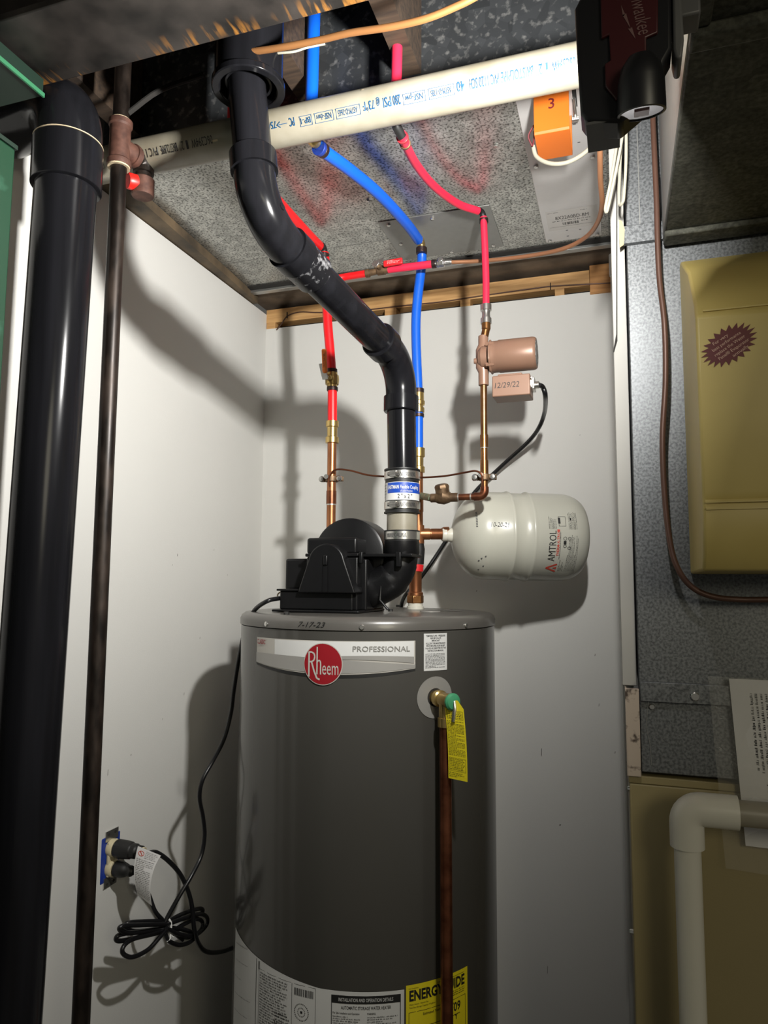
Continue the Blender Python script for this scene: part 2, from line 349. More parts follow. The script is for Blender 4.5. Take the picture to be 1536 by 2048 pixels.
# scuffs on the walls
sc = MB()
for p, w, h in (((-0.9966, 1.4626, 1.6112), .0012, .007), ((-0.9966, 1.5702, 1.4088), .001, .006), ((-0.9966, 1.5084, 1.2809), .001, .007), ((-0.9966, 1.4439, 1.5870), .0009, .003), ((-0.9966, 1.3186, 1.1809), .0012, .004), ((-0.9966, 1.2475, 1.1620), .0007, .014), ((-0.9966, 1.6231, 1.6302), .0007, .005), ((-0.9966, 1.4260, 1.2369), .0007, .004), ((-0.9966, 1.6939, 1.5664), .0007, .005)):
    sc.add([(p[0], p[1]-w, p[2]-h*.5), (p[0], p[1]+w*.6, p[2]-h*.3), (p[0], p[1]+w, p[2]+h*.5), (p[0], p[1]-w*.3, p[2]+h*.4)], [(0, 1, 2, 3)])
struct(sc.build('trim_6', m_dirt))
sc = MB()
for p, w, h in (((-0.1975, 1.8796, 1.1261), .0012, .022), ((-0.1552, 1.8796, 0.9551), .003, .003), ((-0.0630, 1.8796, 1.3726), .001, .006), ((-0.0213, 1.8796, 1.1398), .001, .006), ((-0.0562, 1.8796, 1.2512), .0008, .008), ((-0.1910, 1.8796, 0.6104), .0008, .02), ((-0.1545, 1.8796, 1.7053), .0007, .003), ((-0.3597, 1.8796, 1.5281), .002, .002), ((-0.0879, 1.8796, 1.9300), .0009, .002)):
    sc.add([(p[0]-w, p[1], p[2]-h*.5), (p[0]+w*.6, p[1], p[2]-h*.3), (p[0]+w, p[1], p[2]+h*.5), (p[0]-w*.3, p[1], p[2]+h*.4)], [(0, 1, 2, 3)])
struct(sc.build('trim_7', m_dirt))

# ------------------------------------------------------------------ steel beam
mbm, N, L, b = nt('beam_steel_rusted'); setb(b, rough=0.45, metal=0.25)
tc = N.new('ShaderNodeTexCoord')
na = N.new('ShaderNodeTexNoise'); na.inputs['Scale'].default_value = 14; na.inputs['Detail'].default_value = 5; L.new(tc.outputs['Object'], na.inputs['Vector'])
mp = N.new('ShaderNodeMapping'); mp.inputs['Scale'].default_value = (34, 5, 5); L.new(tc.outputs['Object'], mp.inputs['Vector'])
nb = N.new('ShaderNodeTexNoise'); nb.inputs['Scale'].default_value = 3.0; nb.inputs['Detail'].default_value = 5; L.new(mp.outputs['Vector'], nb.inputs['Vector'])
nc = N.new('ShaderNodeTexNoise'); nc.inputs['Scale'].default_value = 9.0; L.new(tc.outputs['Object'], nc.inputs['Vector'])
sx = N.new('ShaderNodeSeparateXYZ'); L.new(tc.outputs['Object'], sx.inputs['Vector'])
g = N.new('ShaderNodeMapRange'); g.inputs['From Min'].default_value = 0.085; g.inputs['From Max'].default_value = 0.118; L.new(sx.outputs['Y'], g.inputs['Value'])
r1 = N.new('ShaderNodeMapRange'); r1.inputs['From Min'].default_value = 0.50; r1.inputs['From Max'].default_value = 0.62; L.new(nb.outputs['Fac'], r1.inputs['Value'])
r2 = N.new('ShaderNodeMapRange'); r2.inputs['From Min'].default_value = 0.44; r2.inputs['From Max'].default_value = 0.56; L.new(nc.outputs['Fac'], r2.inputs['Value'])
k1 = N.new('ShaderNodeMath'); k1.operation = 'MULTIPLY'; L.new(g.outputs['Result'], k1.inputs[0]); L.new(r1.outputs['Result'], k1.inputs[1])
k2 = N.new('ShaderNodeMath'); k2.operation = 'MULTIPLY'; L.new(k1.outputs[0], k2.inputs[0]); L.new(r2.outputs['Result'], k2.inputs[1])
ra = N.new('ShaderNodeValToRGB'); ra.color_ramp.elements[0].position = .35; ra.color_ramp.elements[1].position = .72
ra.color_ramp.elements[0].color = (0.010, 0.009, 0.008, 1); ra.color_ramp.elements[1].color = (0.050, 0.042, 0.037, 1); L.new(na.outputs['Fac'], ra.inputs['Fac'])
mx = N.new('ShaderNodeMix'); mx.data_type = 'RGBA'; mx.inputs['B'].default_value = (0.36, 0.155, 0.028, 1)
L.new(ra.outputs['Color'], mx.inputs['A']); L.new(k2.outputs[0], mx.inputs['Factor']); L.new(mx.outputs['Result'], b.inputs['Base Color'])
bm_ = thing('steel_beam', (-0.4, 0.69, 2.30), 'dark steel I-beam with orange rust streaks running under the ceiling at top left', 'beam')
MB().box((-1.15, 0.688, 2.300), (0.075, 0.808, 2.312)).build('bottom_flange', mbm, bm_, bevel=0.002)
MB().box((-1.15, 0.742, 2.312), (0.075, 0.752, 2.49)).build('web', mbm, bm_)
MB().box((-1.15, 0.688, 2.49), (0.075, 0.808, 2.502)).build('top_flange', mbm, bm_)

# ------------------------------------------------------------------ main ceiling duct
DZ = 2.380
du = thing('ceiling_duct', (-0.48, 1.14, DZ), 'wide galvanised duct with speckled underside above the water heater', 'duct')
MB().box((-0.990, 1.142, DZ), (0.016, 1.752, 2.655)).build('duct_body', m_galv, du, bevel=0.0015)
MB().box((-0.988, 1.1402, DZ+0.015), (0.016, 1.1416, 2.650)).build('front_panel', two('galvanised_front', (0.075, 0.08, 0.085), (0.30, 0.30, 0.29), 70, 0.55, 0.72, 0.36, 0.6, detail=3, vor=40), du)
fr = MB(); fr.box((-0.988, 1.128, DZ-0.004), (0.016, 1.1415, DZ+0.014)); fr.tube([(-0.988, 1.130, DZ-0.004), (0.016, 1.130, DZ-0.004)], 0.004, 8)
fr.build('front_flange', m_lip, du)
MB().box((-0.985, 1.7525, DZ-0.010), (0.016, 1.772, DZ+0.006)).build('back_flange', m_lip, du, bevel=0.001)
MB().box((-0.985, 1.730, DZ-0.0035), (0.016, 1.7518, DZ-0.0002)).build('flange_gap', m_dust, du)
MB().box((-0.0045, 1.16, DZ-0.0015), (-0.0030, 1.74, DZ-0.0002)).build('seam', m_cover, du)
MB().box((-0.975, 1.585, DZ-0.0008), (-0.52, 1.5858, DZ-0.0002)).build('seam', m_cover, du)
for p in ((-0.1774, 1.3832, 2.3798), (-0.3309, 1.1623, 2.3798), (-0.2033, 1.2879, 2.3798), (-0.5024, 1.3998, 2.3798)):
    q = MB(); screw_into(q, p, (0, 0, -1), 0.0045, 0.004); q.build('screw', m_steel, du)
MB().box((-0.338, 1.137, DZ-0.012), (-0.318, 1.146, DZ-0.003)).build('hanger_tab', m_lip, du)

ap = thing('access_plate', (-0.385, 1.60, DZ), 'plain dull grey sheet plate screwed to the duct underside above the blue pipe', 'plate')
MB().box((-0.512, 1.497, DZ-0.0024), (-0.252, 1.700, DZ-0.0003)).build('sheet', m_cover, ap, bevel=0.0005)
for x, y in ((-0.490, 1.512), (-0.275, 1.512), (-0.49, 1.61), (-0.385, 1.512), (-0.275, 1.685), (-0.38, 1.688)):
    q = MB(); screw_into(q, (x, y, DZ-0.0022), (0, 0, -1), 0.0048, 0.004); q.build('screw', m_steel, ap)

# ------------------------------------------------------------------ damper on the duct
dm = thing('zone_damper', (-0.08, 1.4, DZ), 'long brushed metal damper plate with an orange motor cover marked 3', 'damper')
PZ = DZ-0.0035
MB().box((-0.150, 1.146, PZ), (-0.020, 1.712, DZ-0.0003)).build('mounting_plate', m_alu, dm, bevel=0.0006)
cov = MB(); x0, x1 = -0.1182, -0.0603
cov.prism([(1.153, PZ), (1.155, 2.3035), (1.158, 2.300), (1.234, 2.300), (1.2365, 2.303), (1.238, PZ), (1.2365, PZ), (1.2335, 2.3015), (1.1575, 2.3015), (1.1565, PZ)], (x0, 0, 0), (0, 1, 0), (0, 0, 1), (x1-x0, 0, 0))
mc = cov.build('motor_cover', m_orange, dm, bevel=0.0006)
MB().box((x0+0.006, 1.160, 2.318), (x1-0.006, 1.226, PZ-0.001)).build('motor', m_lampg, dm, bevel=0.003)
fmap = plane_map((x0, 1.1534, 2.300), (1, 0, 0), (0, 0, 1))
text('number', '3', fmap, (x1-x0)*0.42, 0.040, m_dred, mc, 0.018, 0.010, bold=0.01)
MB().box((x1+0.004, 1.165, PZ-0.0006), (x1+0.011, 1.215, PZ-0.0001)).build('slot', m_dust, dm)
q = MB(); q.tube([(x1+0.006, 1.185, PZ-0.004), (x1+0.007, 1.23, PZ-0.010)], 0.003, 10); q.cyl((x1+0.001, 1.228, PZ-0.014), (x1+0.012, 1.228, PZ-0.014), 0.005, n=12); q.build('damper_shaft', m_steel, dm)
for x, y in ((-0.140, 1.160), (-0.030, 1.160), (-0.138, 1.375), (-0.030, 1.375), (-0.140, 1.700), (-0.030, 1.700), (-0.082, 1.150)):
    q = MB(); screw_into(q, (x, y, PZ), (0, 0, -1), 0.0052, 0.004); q.build('screw', m_steel, dm)
q = MB()
for x, y in ((-0.095, 1.30), (-0.055, 1.32), (-0.06, 1.262), (-0.10, 1.66), (-0.07, 1.665), (-0.10, 1.69)): MB().box((x, y, PZ-0.0004), (x+0.005, y+0.003, PZ-0.0001)).build('rivet_hole', m_inkg, dm)
lm = plane_map((-0.1385, 1.655, PZ-0.0003), (1, 0, 0), (0, -1, 0))
q = MB(); rect_into(q, lm, 0, 0.112, 0, 0.092); lab = q.build('rating_label', mat('silver_label', (0.56, 0.54, 0.51), 0.5, 0.2, var=0.03), dm, recalc=False)
lm = plane_map((-0.1385, 1.655, PZ-0.0006), (1, 0, 0), (0, -1, 0))
q = MB(); text_into(q, '8X22A0BD-BM', lm, 0.056, 0.050, 0.0150, 0.073, 'C')
print_into(q, lm, 0.012, 0.098, 0.045, 0.039, 1, 0.6, 5, 0.0, (0.004, 0.010)); bars_into(q, lm, 0.034, 0.070, 0.022, 0.034)
print_into(q, lm, 0.076, 0.090, 0.034, 0.028, 1, 0.6, 8); rect_into(q, lm, 0.004, 0.1, 0.0155, 0.0162); print_into(q, lm, 0.004, 0.028, 0.085, 0.079, 1, 0.4, 3, 0); print_into(q, lm, 0.076, 0.104, 0.082, 0.076, 1, 0.4, 4, 0)
q.build('lettering', m_ink, lab, recalc=False)
q = MB(); q.tube(smooth_path([(-0.1196, 1.1700, 2.3272), (-0.1296, 1.1750, 2.3125), (-0.1245, 1.1800, 2.2964)], 5), 0.0015, 6); q.tube(smooth_path([(-0.1197, 1.1700, 2.3164), (-0.1205, 1.1750, 2.3052), (-0.1237, 1.1800, 2.2953)], 5), 0.0014, 6)
q.build('lead_wires', m_dred, dm)

# ------------------------------------------------------------------ furnace, plenum, ducts on the right
pn = thing('supply_plenum', (0.35, 1.2, 1.25), 'tall bright galvanised plenum standing on the tan furnace', 'plenum')
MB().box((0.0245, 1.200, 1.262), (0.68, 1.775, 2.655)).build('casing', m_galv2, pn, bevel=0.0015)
z0, z1 = 2.1046, 2.1351
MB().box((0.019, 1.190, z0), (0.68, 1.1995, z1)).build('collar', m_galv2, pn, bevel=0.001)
q = MB(); q.prism([(0, 0), (0.006, 0.004), (0.008, 0.03), (0.004, 0.045), (0, 0.047), (-0.001, 0.02)], (0.014, 1.1885, z0-0.006), (1, 0, 0), (0, 0, 1), (0, 0.002, 0)); q.build('tape_scrap', m_tape, pn)
MB().box((0.0455, 1.1985, z1), (0.0463+0.0006, 1.1998, 2.6)).build('seam', m_cover, pn)
zb, zt = 1.3698, 1.3997
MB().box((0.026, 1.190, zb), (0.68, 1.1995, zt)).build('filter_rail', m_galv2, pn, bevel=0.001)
for p, r in (((0.1034, 1.1898, 1.3814), 0.0065), ((0.0425, 1.1998, 1.3615), 0.0045)):
    q = MB(); screw_into(q, p, (0, -1, 0), r, 0.004, False); q.build('screw', m_steel, pn)
q = MB(); q.tube(smooth_path([(0.0385, 1.1995, 1.3750), (0.0337, 1.1995, 1.3331), (0.0379, 1.1995, 1.3034), (0.0392, 1.1995, 1.2737)], 5), 0.0007, 5); q.build('scratch', m_lip, pn)

rd = thing('return_duct', (0.4, 0.7, 2.1), 'dark galvanised duct overhead at right, running towards the viewer', 'duct')
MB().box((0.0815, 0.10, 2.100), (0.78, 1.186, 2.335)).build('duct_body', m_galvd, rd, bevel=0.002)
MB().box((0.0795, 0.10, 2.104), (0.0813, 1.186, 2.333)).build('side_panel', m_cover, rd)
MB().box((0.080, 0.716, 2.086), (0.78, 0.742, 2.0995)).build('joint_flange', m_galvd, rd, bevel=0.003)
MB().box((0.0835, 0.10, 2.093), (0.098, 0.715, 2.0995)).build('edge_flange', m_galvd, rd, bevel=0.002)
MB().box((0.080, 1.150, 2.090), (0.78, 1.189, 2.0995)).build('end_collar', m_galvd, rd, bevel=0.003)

fu = thing('furnace', (0.35, 1.2, 0.0), 'tan enamelled furnace cabinet at lower right behind the white pipe', 'furnace')
MB().box((0.0065, 1.200, 0.0), (0.68, 1.80, 1.244)).build('cabinet', m_furn, fu, bevel=0.003)
MB().box((0.0055, 1.1995, 1.2445), (0.68, 1.78, 1.2555)).build('top_lip', m_furn, fu, bevel=0.001)
fl = MB(); fl.box((0.0045, 1.192, 1.256), (0.0240, 1.1995, 1.388)); fl.box((0.0035, 1.192, 1.256), (0.0060, 1.33, 1.388))
tag(fl.build('corner_bracket', m_flange, None, bevel=0.001), 'pitted beige metal corner strip between back wall and galvanised plenum', 'bracket')
for p in ((0.0056, 1.2000, 1.2326), (0.0036, 1.2000, 1.0209)):
    q = MB(); screw_into(q, (p[0]+0.004, 1.21, p[2]), (-1, 0, 0), 0.004, 0.006); q.build('screw', m_steel, fu)

# humidifier
hu = thing('humidifier', (0.3, 1.1, 1.5), 'tan plastic humidifier cover with a maroon star sticker on the plenum', 'humidifier')
hx0, hx1 = 0.104, 0.52
HP = [(1.1995, 2.0572), (1.185, 2.0572+0.003), (1.075, 1.9957), (1.010, 1.9227), (1.005, 1.9084), (1.000, 1.9027), (1.000, 1.6680), (1.004, 1.6587), (1.000, 1.6446), (1.012, 1.5875), (1.030, 1.5671), (1.1995, 1.5651)]
MB().prism(HP, (hx0, 0, 0), (0, 1, 0), (0, 0, 1), (hx1-hx0, 0, 0)).build('cover', m_humid, hu, bevel=0.004, seg=3)
za, zb = 1.6539, 1.6449
MB().box((hx0+0.004, 0.9975, zb), (hx1-0.004, 1.0005, zb+0.0025)).build('ridge', m_humid, hu)
MB().box((hx0+0.004, 0.9975, za), (hx1-0.004, 1.0005, za+0.0015)).build('ridge', m_humid, hu)
zc = 1.9095
MB().box((hx0+0.010, 1.0030, zc), (hx1-0.01, 1.0068, zc+0.002)).build('ridge', m_humid, hu)
c = Vector((0.1428, 0.9992, 1.8598)); th = radians(33); du_, dv_ = Vector((cos(th), 0, sin(th))), Vector((-sin(th), 0, cos(th)))
n_ = 22; sm = plane_map(c, du_, dv_); poly = []
rr_ = random.Random(3)
for k in range(2*n_):
    t = 2*pi*k/(2*n_); s_ = (1.0 if k % 2 == 0 else 0.74); poly.append((0.0375*s_*cos(t), 0.0245*s_*sin(t)))
q = MB(); q.add([sm(0, 0)]+[sm(*p) for p in poly], [(0, 1+k, 1+(k+1) % (2*n_)) for k in range(2*n_)]); st = q.build('star_sticker', m_dred, hu, recalc=False)
sm = plane_map(c+Vector((0, -0.0004, 0)), du_, dv_)
q = MB()
for i, (s_, w_, xo) in enumerate((('For very', .021, -.004), ('best performance', .040, 0), ('replace the Water', .043, 0), ('Panel\u00ae Evaporator', .043, .001), ('annually', .022, .006))):
    text_into(q, s_, sm, xo, 0.0105-0.0068*i, 0.0042, w_, 'C')
q.build('lettering', m_pinkink, st, recalc=False)

# manual in a clear bag taped to the furnace
bg = thing('manual_bag', (0.25, 1.19, 1.3), 'printed manual pages in a clear plastic bag hanging on the furnace front', 'manual')
a = (0.1505, 1.1860, 1.4107); b_ = (0.1548, 1.1860, 1.1738)
pm = lambda x, y: Vector((a[0]+x+y*0.055, 1.186-0.002*sin(x*30), a[2]-y))
q = MB(); q.grid(lambda i, j: pm(i*0.17, j*(a[2]-b_[2])), 8, 4); pg = q.build('page', m_paper, bg, recalc=False)
pmt = lambda x, y: pm(y, x)+Vector((0, -0.0007, 0))
q = MB(); H = a[2]-b_[2]
print_into(q, lambda x, y: pmt(x, 0.165-y), 0.020, 0.136, 0.140, 0.000, 21, 0.5, 11, 0.12, (0.006, 0.018))
print_into(q, lambda x, y: pmt(x, 0.165-y), 0.148, 0.262, 0.129, 0.000, 20, 0.5, 12, 0.25, (0.006, 0.018))
q.build('print', m_ink, pg, recalc=False)
x0, z0 = 0.1212, 1.4137; x1, z1 = 0.1357, 1.1402
def bagf(i, j): return Vector((x0+(x1-x0)*j+i*0.22, 1.1815-0.004*sin(i*9+j*5)-0.003*sin(j*14+i*3), z0+(z1-z0)*j))
q = MB(); q.grid(bagf, 14, 20); q.build('bag', m_bag, bg, recalc=False)

# white drain pipe in front of the furnace
wp = thing('white_drain_pipe', (0.12, 1.12, 0.0), 'thick white PVC pipe with a square elbow in front of the tan furnace', 'pipe')
PR = 0.0178; PY = 1.12; px_ = 0.0836-0.003; ez = 1.2372
MB().cyl((px_, PY, 0.0), (px_, PY, ez-0.045), PR, n=28).build('riser', m_pvcw, wp)
q = MB(); q.tube([(px_, PY, ez-0.052), (px_, PY, ez-0.024)] + fillet([(px_, PY, ez-0.024), (px_, PY, ez), (px_+0.024, PY, ez)], 0.020, 8)[1:-1] + [(px_+0.024, PY, ez), (px_+0.066, PY, ez)], 0.0228, 28); q.build('elbow', m_pvcw, wp, bevel=0.001)
MB().cyl((px_+0.06, PY, ez), (0.67, PY, ez), PR-0.0005, n=28).build('branch', m_pvc, wp)
q = MB(); q.cyl((px_+0.109, PY, ez), (px_+0.175, PY, ez), 0.0225, n=28); cp = q.build('coupling', m_pvcw, wp, bevel=0.001)
q = MB(); hmp = lambda x, y: Vector((px_+0.118+x, PY-0.0228*cos(y/0.0228), ez+0.0228*sin(y/0.0228)))
bars_into(q, hmp, 0.004, 0.05, -0.021, -0.012, 9, 0.0006, 0.0022); q.build('barcode', m_dred, cp, recalc=False)

# white wall pipe beside the plenum
w2 = thing('slim_white_pipe', (-0.008, 1.845, 0.0), 'slim white pipe up the back wall corner beside the galvanised plenum', 'pipe')
wx = 0.0103
MB().cyl((wx, 1.845, 0.0), (wx, 1.845, 2.3560), 0.0135, n=20).build('riser', m_pvcwall, w2)
q = MB(); q.tube([(wx, 1.845, 2.3297), (wx, 1.845, 2.3890), (wx, 1.845, 2.3956)], [0.0165, 0.0165, 0.0135], 20); q.build('cap', m_pvcwall, w2)

# ------------------------------------------------------------------ water heater
HC = (-0.520, 1.477); HR = 0.27
wh = thing('water_heater', (HC[0], HC[1], 0), 'large grey cylindrical water heater with red round logo badge', 'water heater')
MB().lathe([(HR-0.004, 0.02), (HR, 0.03), (HR, 1.461), (HR-0.003, 1.4625)], (HC[0], HC[1], 0), n=128).build('jacket', m_heat, wh)
MB().lathe([(HR-0.02, 0.0), (HR-0.012, 0.0), (HR-0.012, 0.03), (HR-0.02, 0.03)], (HC[0], HC[1], 0), n=64).build('base_ring', m_blk, wh)
capm = MB().lathe([(HR-0.01, 1.463), (HR+0.0022, 1.463), (HR+0.0022, 1.474), (HR-0.001, 1.4815), (HR-0.008, 1.4862), (HR-0.018, 1.4875), (0.0, 1.4885)], (HC[0], HC[1], 0), n=128).build('top_cap', m_cap, wh, ang=50)
for a in (-115.7, -73.0, -27.8, 20, 160, -160):
    n_ = Vector((cos(radians(a)), sin(radians(a)), 0)); q = MB(); screw_into(q, Vector((HC[0], HC[1], 1.4695))+n_*(HR+0.0022), n_, 0.0048, 0.003, False); q.build('screw', m_steel, wh)
def cp_(name, th0, th1, z0f, z1f, R, m, parent, nu=56, nv=1):
    q = MB(); f0 = z0f if callable(z0f) else (lambda t: z0f); f1 = z1f if callable(z1f) else (lambda t: z1f)
    q.grid(lambda i, j: Vector((HC[0]+R*cos(radians(th0+(th1-th0)*i)), HC[1]+R*sin(radians(th0+(th1-th0)*i)), f0(i)+(f1(i)-f0(i))*j)), nu, nv)
    return q.build(name, m, parent, recalc=False)
t0, t1 = -122.8, -52.2
bow = lambda d, zl, zr: (lambda t: zl+(zr-zl)*t-d*4*t*(1-t))
cp_('band_edge_line', t0, t1, bow(0.0135, 1.392, 1.391), bow(0.012, 1.396, 1.395), HR+0.0004, m_ink, wh)  # thin black line along the lower edge of the brand band
bd = cp_('brand_band', t0, t1, bow(0.011, 1.396, 1.3955), lambda t: 1.4435+0.0015*t, HR+0.0007, m_cream, wh)
cp_('silver_swoosh', t0, t1, bow(0.010, 1.397, 1.397), bow(-0.004, 1.415, 1.402), HR+0.0014, m_silver, bd)
cp_('white_swoosh', t0+12, t1-0.6, bow(-0.003, 1.410, 1.415), bow(0, 1.4422, 1.4442), HR+0.0010, m_white, bd)
cp_('grey_swoosh', t0+26, t1-0.6, bow(-0.005, 1.4085, 1.405), bow(-0.004, 1.413, 1.4165), HR+0.0017, m_lgrey if False else m_silver, bd)
bm2 = vcyl_map(HC, HR+0.0021, t0, 1.394)
text('lettering', 'CLASSIC', bm2, 0.0035, 0.0375, m_maroon, bd, 0.0085, 0.0275, bold=0.022)
text('lettering', 'PROFESSIONAL', bm2, 0.2205, 0.0325, m_lgrey, bd, 0.0093, 0.104, bold=0.006)
# round badge
lz, lth = 1.403, -88.0
def disc(name, R, rad, z, th, m, parent, k=48):
    f = vcyl_map(HC, R, th, z); q = MB()
    rings = 4
    vs = [f(0, 0)]
    for i in range(1, rings+1): vs += [f(rad*i/rings*cos(2*pi*t/k), rad*i/rings*sin(2*pi*t/k)) for t in range(k)]
    fs = [(0, 1+t, 1+(t+1) % k) for t in range(k)]
    for i in range(rings-1): fs += [(1+i*k+t, 1+(i+1)*k+t, 1+(i+1)*k+(t+1) % k, 1+i*k+(t+1) % k) for t in range(k)]
    q.add(vs, fs); return q.build(name, m, parent, recalc=False)
bg_ = disc('badge_rim', HR+0.0021, 0.0375, lz, lth, m_cream, wh)
bf = disc('badge_face', HR+0.0025, 0.0360, lz, lth, m_maroon, bg_)
lf = vcyl_map(HC, HR+0.0030, lth, lz)
q = MB()
# tall R with a long leg
def stroke(q, pts, w, f):
    for (xa, ya), (xb, yb) in zip(pts[:-1], pts[1:]):
        d = Vector((xb-xa, yb-ya)); n = Vector((-d.y, d.x)).normalized()*w/2
        q.add([f(xa+n.x, ya+n.y), f(xa-n.x, ya-n.y), f(xb-n.x, yb-n.y), f(xb+n.x, yb+n.y)], [(0, 1, 2, 3)])
stroke(q, [(-.0265, .0215), (-.0265, -.0235)], .0032, lf)
stroke(q, [(-.0265, .0205), (-.021, .0205), (-.0165, .018), (-.0150, .0125), (-.0165, .0065), (-.021, .0035), (-.0265, .0032)], .0028, lf)
stroke(q, [(-.0215, .0035), (-.0165, -.012), (-.0105, -.0255), (-.005, -.0275)], .0032, lf)
stroke(q, [(-.0105, .030), (-.0105, -.0185)], .0026, lf)
stroke(q, [(-.0105, .003), (-.0075, .0065), (-.0045, .0055), (-.0035, .001), (-.0035, -.0185)], .0025, lf)
text_into(q, 'eem', lf, -.0005, -.0185, 0.0245, .0305)
q.build('lettering', m_cream, bf, recalc=False)
# relief valve sticker
s1 = cp_('relief_sticker', -48.6, -38.0, 1.390, 1.457, HR+0.0006, m_white, wh, 8)
sf = vcyl_map(HC, HR+0.0010, -48.6, 1.390); q = MB()
for i, s_ in enumerate(('TEMPERATURE - PRESSURE', 'RELIEF VALVE', 'IMPORTANT', 'FOLLOW THE MAINTENANCE', 'PROCEDURES FOR RELIEF', 'VALVES AS DIRECTED IN THE', 'INSTRUCTION MANUAL')):
    text_into(q, s_, sf, 0.025, 0.0612-0.0044*i-(0.0004 if i > 2 else 0), 0.0030, min(0.0445, len(s_)*0.0019), 'C', bold=0.012)
print_into(q, sf, 0.003, 0.046, 0.031, 0.004, 11, 0.6, 5, 0.05, (0.003, 0.008))
q.build('lettering', m_ink, s1, recalc=False)
# lower label sheet
l1 = cp_('instruction_sheet', -140.3, -56.3, 0.45, lambda t: 0.8795-0.026*min(1, t*1.6) if t < 0.6 else 0.8535-0.0025*(t-0.6), HR+0.0006, m_white, wh, 32)
ls = vcyl_map(HC, HR+0.0010, -140.3, 0.45); K = HR*pi/180
q = MB(); rect_into(q, ls, K*(-117.8+140.3), K*(-117.8+140.3)+0.0012, 0.0, 0.416)
rect_into(q, ls, K*24.0, K*24.0+0.003, 0.400, 0.414)
xa, xb = K*25.0, K*51.5
print_into(q, ls, xa, xa+0.072, 0.398, 0.290, 24, 0.6, 21, 0.25, (0.004, 0.012)); frame_into(q, ls, xa-0.003, xb, 0.28, 0.402, 0.0006)
rect_into(q, ls, xa+0.078, xa+0.0787, 0.28, 0.402); print_into(q, ls, xa+0.040, xa+0.076, 0.345, 0.29, 10, 0.6, 2)
bars_into(q, ls, xa+0.083, xb-0.004, 0.384, 0.396, 4); bars_into(q, ls, xa+0.035, xa+0.08, 0.300, 0.312, 5)
for k in range(28):
    t = 2*pi*k/28; cx_, cy_ = xa+0.098, 0.358; r_ = 0.0135
    rect_into(q, ls, cx_+r_*cos(t)-0.0008, cx_+r_*cos(t)+0.0008, cy_+r_*sin(t)-0.0008, cy_+r_*sin(t)+0.0008)
for k in range(16):
    t = 2*pi*k/16; rect_into(q, ls, cx_+0.007*cos(t)-0.0007, cx_+0.007*cos(t)+0.0007, cy_+0.007*sin(t)-0.0007, cy_+0.007*sin(t)+0.0007)
rect_into(q, ls, cx_-0.002, cx_+0.002, cy_-0.002, cy_+0.002)
rect_into(q, ls, xa+0.080, xb-0.003, 0.322, 0.334, 4)
# manual block
ma, mb2 = K*57.5, K*83.0
frame_into(q, ls, ma, mb2, 0.10, 0.3965, 0.0012); rect_into(q, ls, ma, mb2, 0.3835, 0.3965, 8)
text_into(q, 'AUTOMATIC STORAGE WATER HEATER', ls, (ma+mb2)/2, 0.3745, 0.0052, 0.086, 'C', bold=0.012)
text_into(q, 'For Safe Installation and Operation', ls, ma+0.003, 0.3665, 0.0032, 0.046, bold=0.01); text_into(q, 'WARNING:', ls, ma+0.062, 0.3665, 0.0032, 0.015, bold=0.012)
print_into(q, ls, ma+0.003, ma+0.056, 0.3635, 0.19, 48, 0.55, 31, 0.2, (0.003, 0.009)); print_into(q, ls, ma+0.062, mb2-0.004, 0.3635, 0.19, 48, 0.55, 32, 0.2, (0.003, 0.009))
# slanted notes on the leftmost panel
for k in range(9):
    y = 0.40-0.03*k; print_into(q, lambda x, yy: ls(x, y+yy+x*0.2), 0.010, 0.09, 0.005, 0.0, 1, 0.25, 40+k, 0.4, (0.004, 0.012))
q.build('print', m_ink, l1, recalc=False)
ls2 = vcyl_map(HC, HR+0.0013, -140.3, 0.45)
text('lettering', 'INSTALLATION AND OPERATION DETAILS', ls2, (ma+mb2)/2, 0.3872, m_white, l1, 0.0056, 0.094, 'C', bold=0.008)
q = MB(); rect_into(q, ls2, K*23.2, K*50, 0.14, 0.2995, 8); wb = q.build('warning_panel', m_ink, l1, recalc=False)
q = MB(); rect_into(q, vcyl_map(HC, HR+0.0015, -140.3, 0.45), K*23.8, K*33.5, 0.20, 0.297, 4); q.build('orange_block', m_orl, l1, recalc=False)
q = MB(); rect_into(q, vcyl_map(HC, HR+0.0015, -140.3, 0.45), K*34.2, K*49.5, 0.145, 0.297, 6); q.build('white_block', m_white, l1, recalc=False)
q = MB(); print_into(q, ls2, xa+0.083, xb-0.006, 0.3305, 0.3255, 1, 0.9, 6, 0, (0.006, 0.012)); q.build('print', m_white, l1, recalc=False)
# yellow energy label
e1 = cp_('energy_label', -55.6, -27.6, 0.62, 0.858, HR+0.0007, m_yel, wh, 14)
ef = vcyl_map(HC, HR+0.0011, -55.6, 0.858); q = MB()
text_into(q, 'ENERGYGUIDE', ef, 0.006, -0.026, 0.0165, 0.118, bold=0.035)
text_into(q, 'U.S. Government', ef, 0.005, -0.0070, 0.0022, 0.018); text_into(q, 'Federal law prohibits removal of this label', ef, 0.060, -0.0070, 0.0022, 0.062)
text_into(q, 'Water Heater - Natural Gas', ef, 0.006, -0.0335, 0.0026, 0.036); text_into(q, 'Tank Size (Storage Capacity): 40 gallons', ef, 0.006, -0.0385, 0.0026, 0.050)
print_into(q, ef, 0.094, 0.125, -0.0295, -0.040, 3, 0.5, 3, 0.2, (0.003, 0.008))
frame_into(q, ef, 0.005, 0.126, -0.230, -0.0445, 0.0008)
text_into(q, 'Estimated Yearly Energy Cost', ef, 0.032, -0.0530, 0.0042, 0.066, bold=0.01); text_into(q, '$309', ef, 0.079, -0.0650, 0.0145, 0.034, bold=0.02)
text_into(q, 'Y', ef, 0.0985, -0.079, 0.009, 0.008, bold=0.02); rect_into(q, ef, 0.02, 0.112, -0.0715, -0.0705, 6)
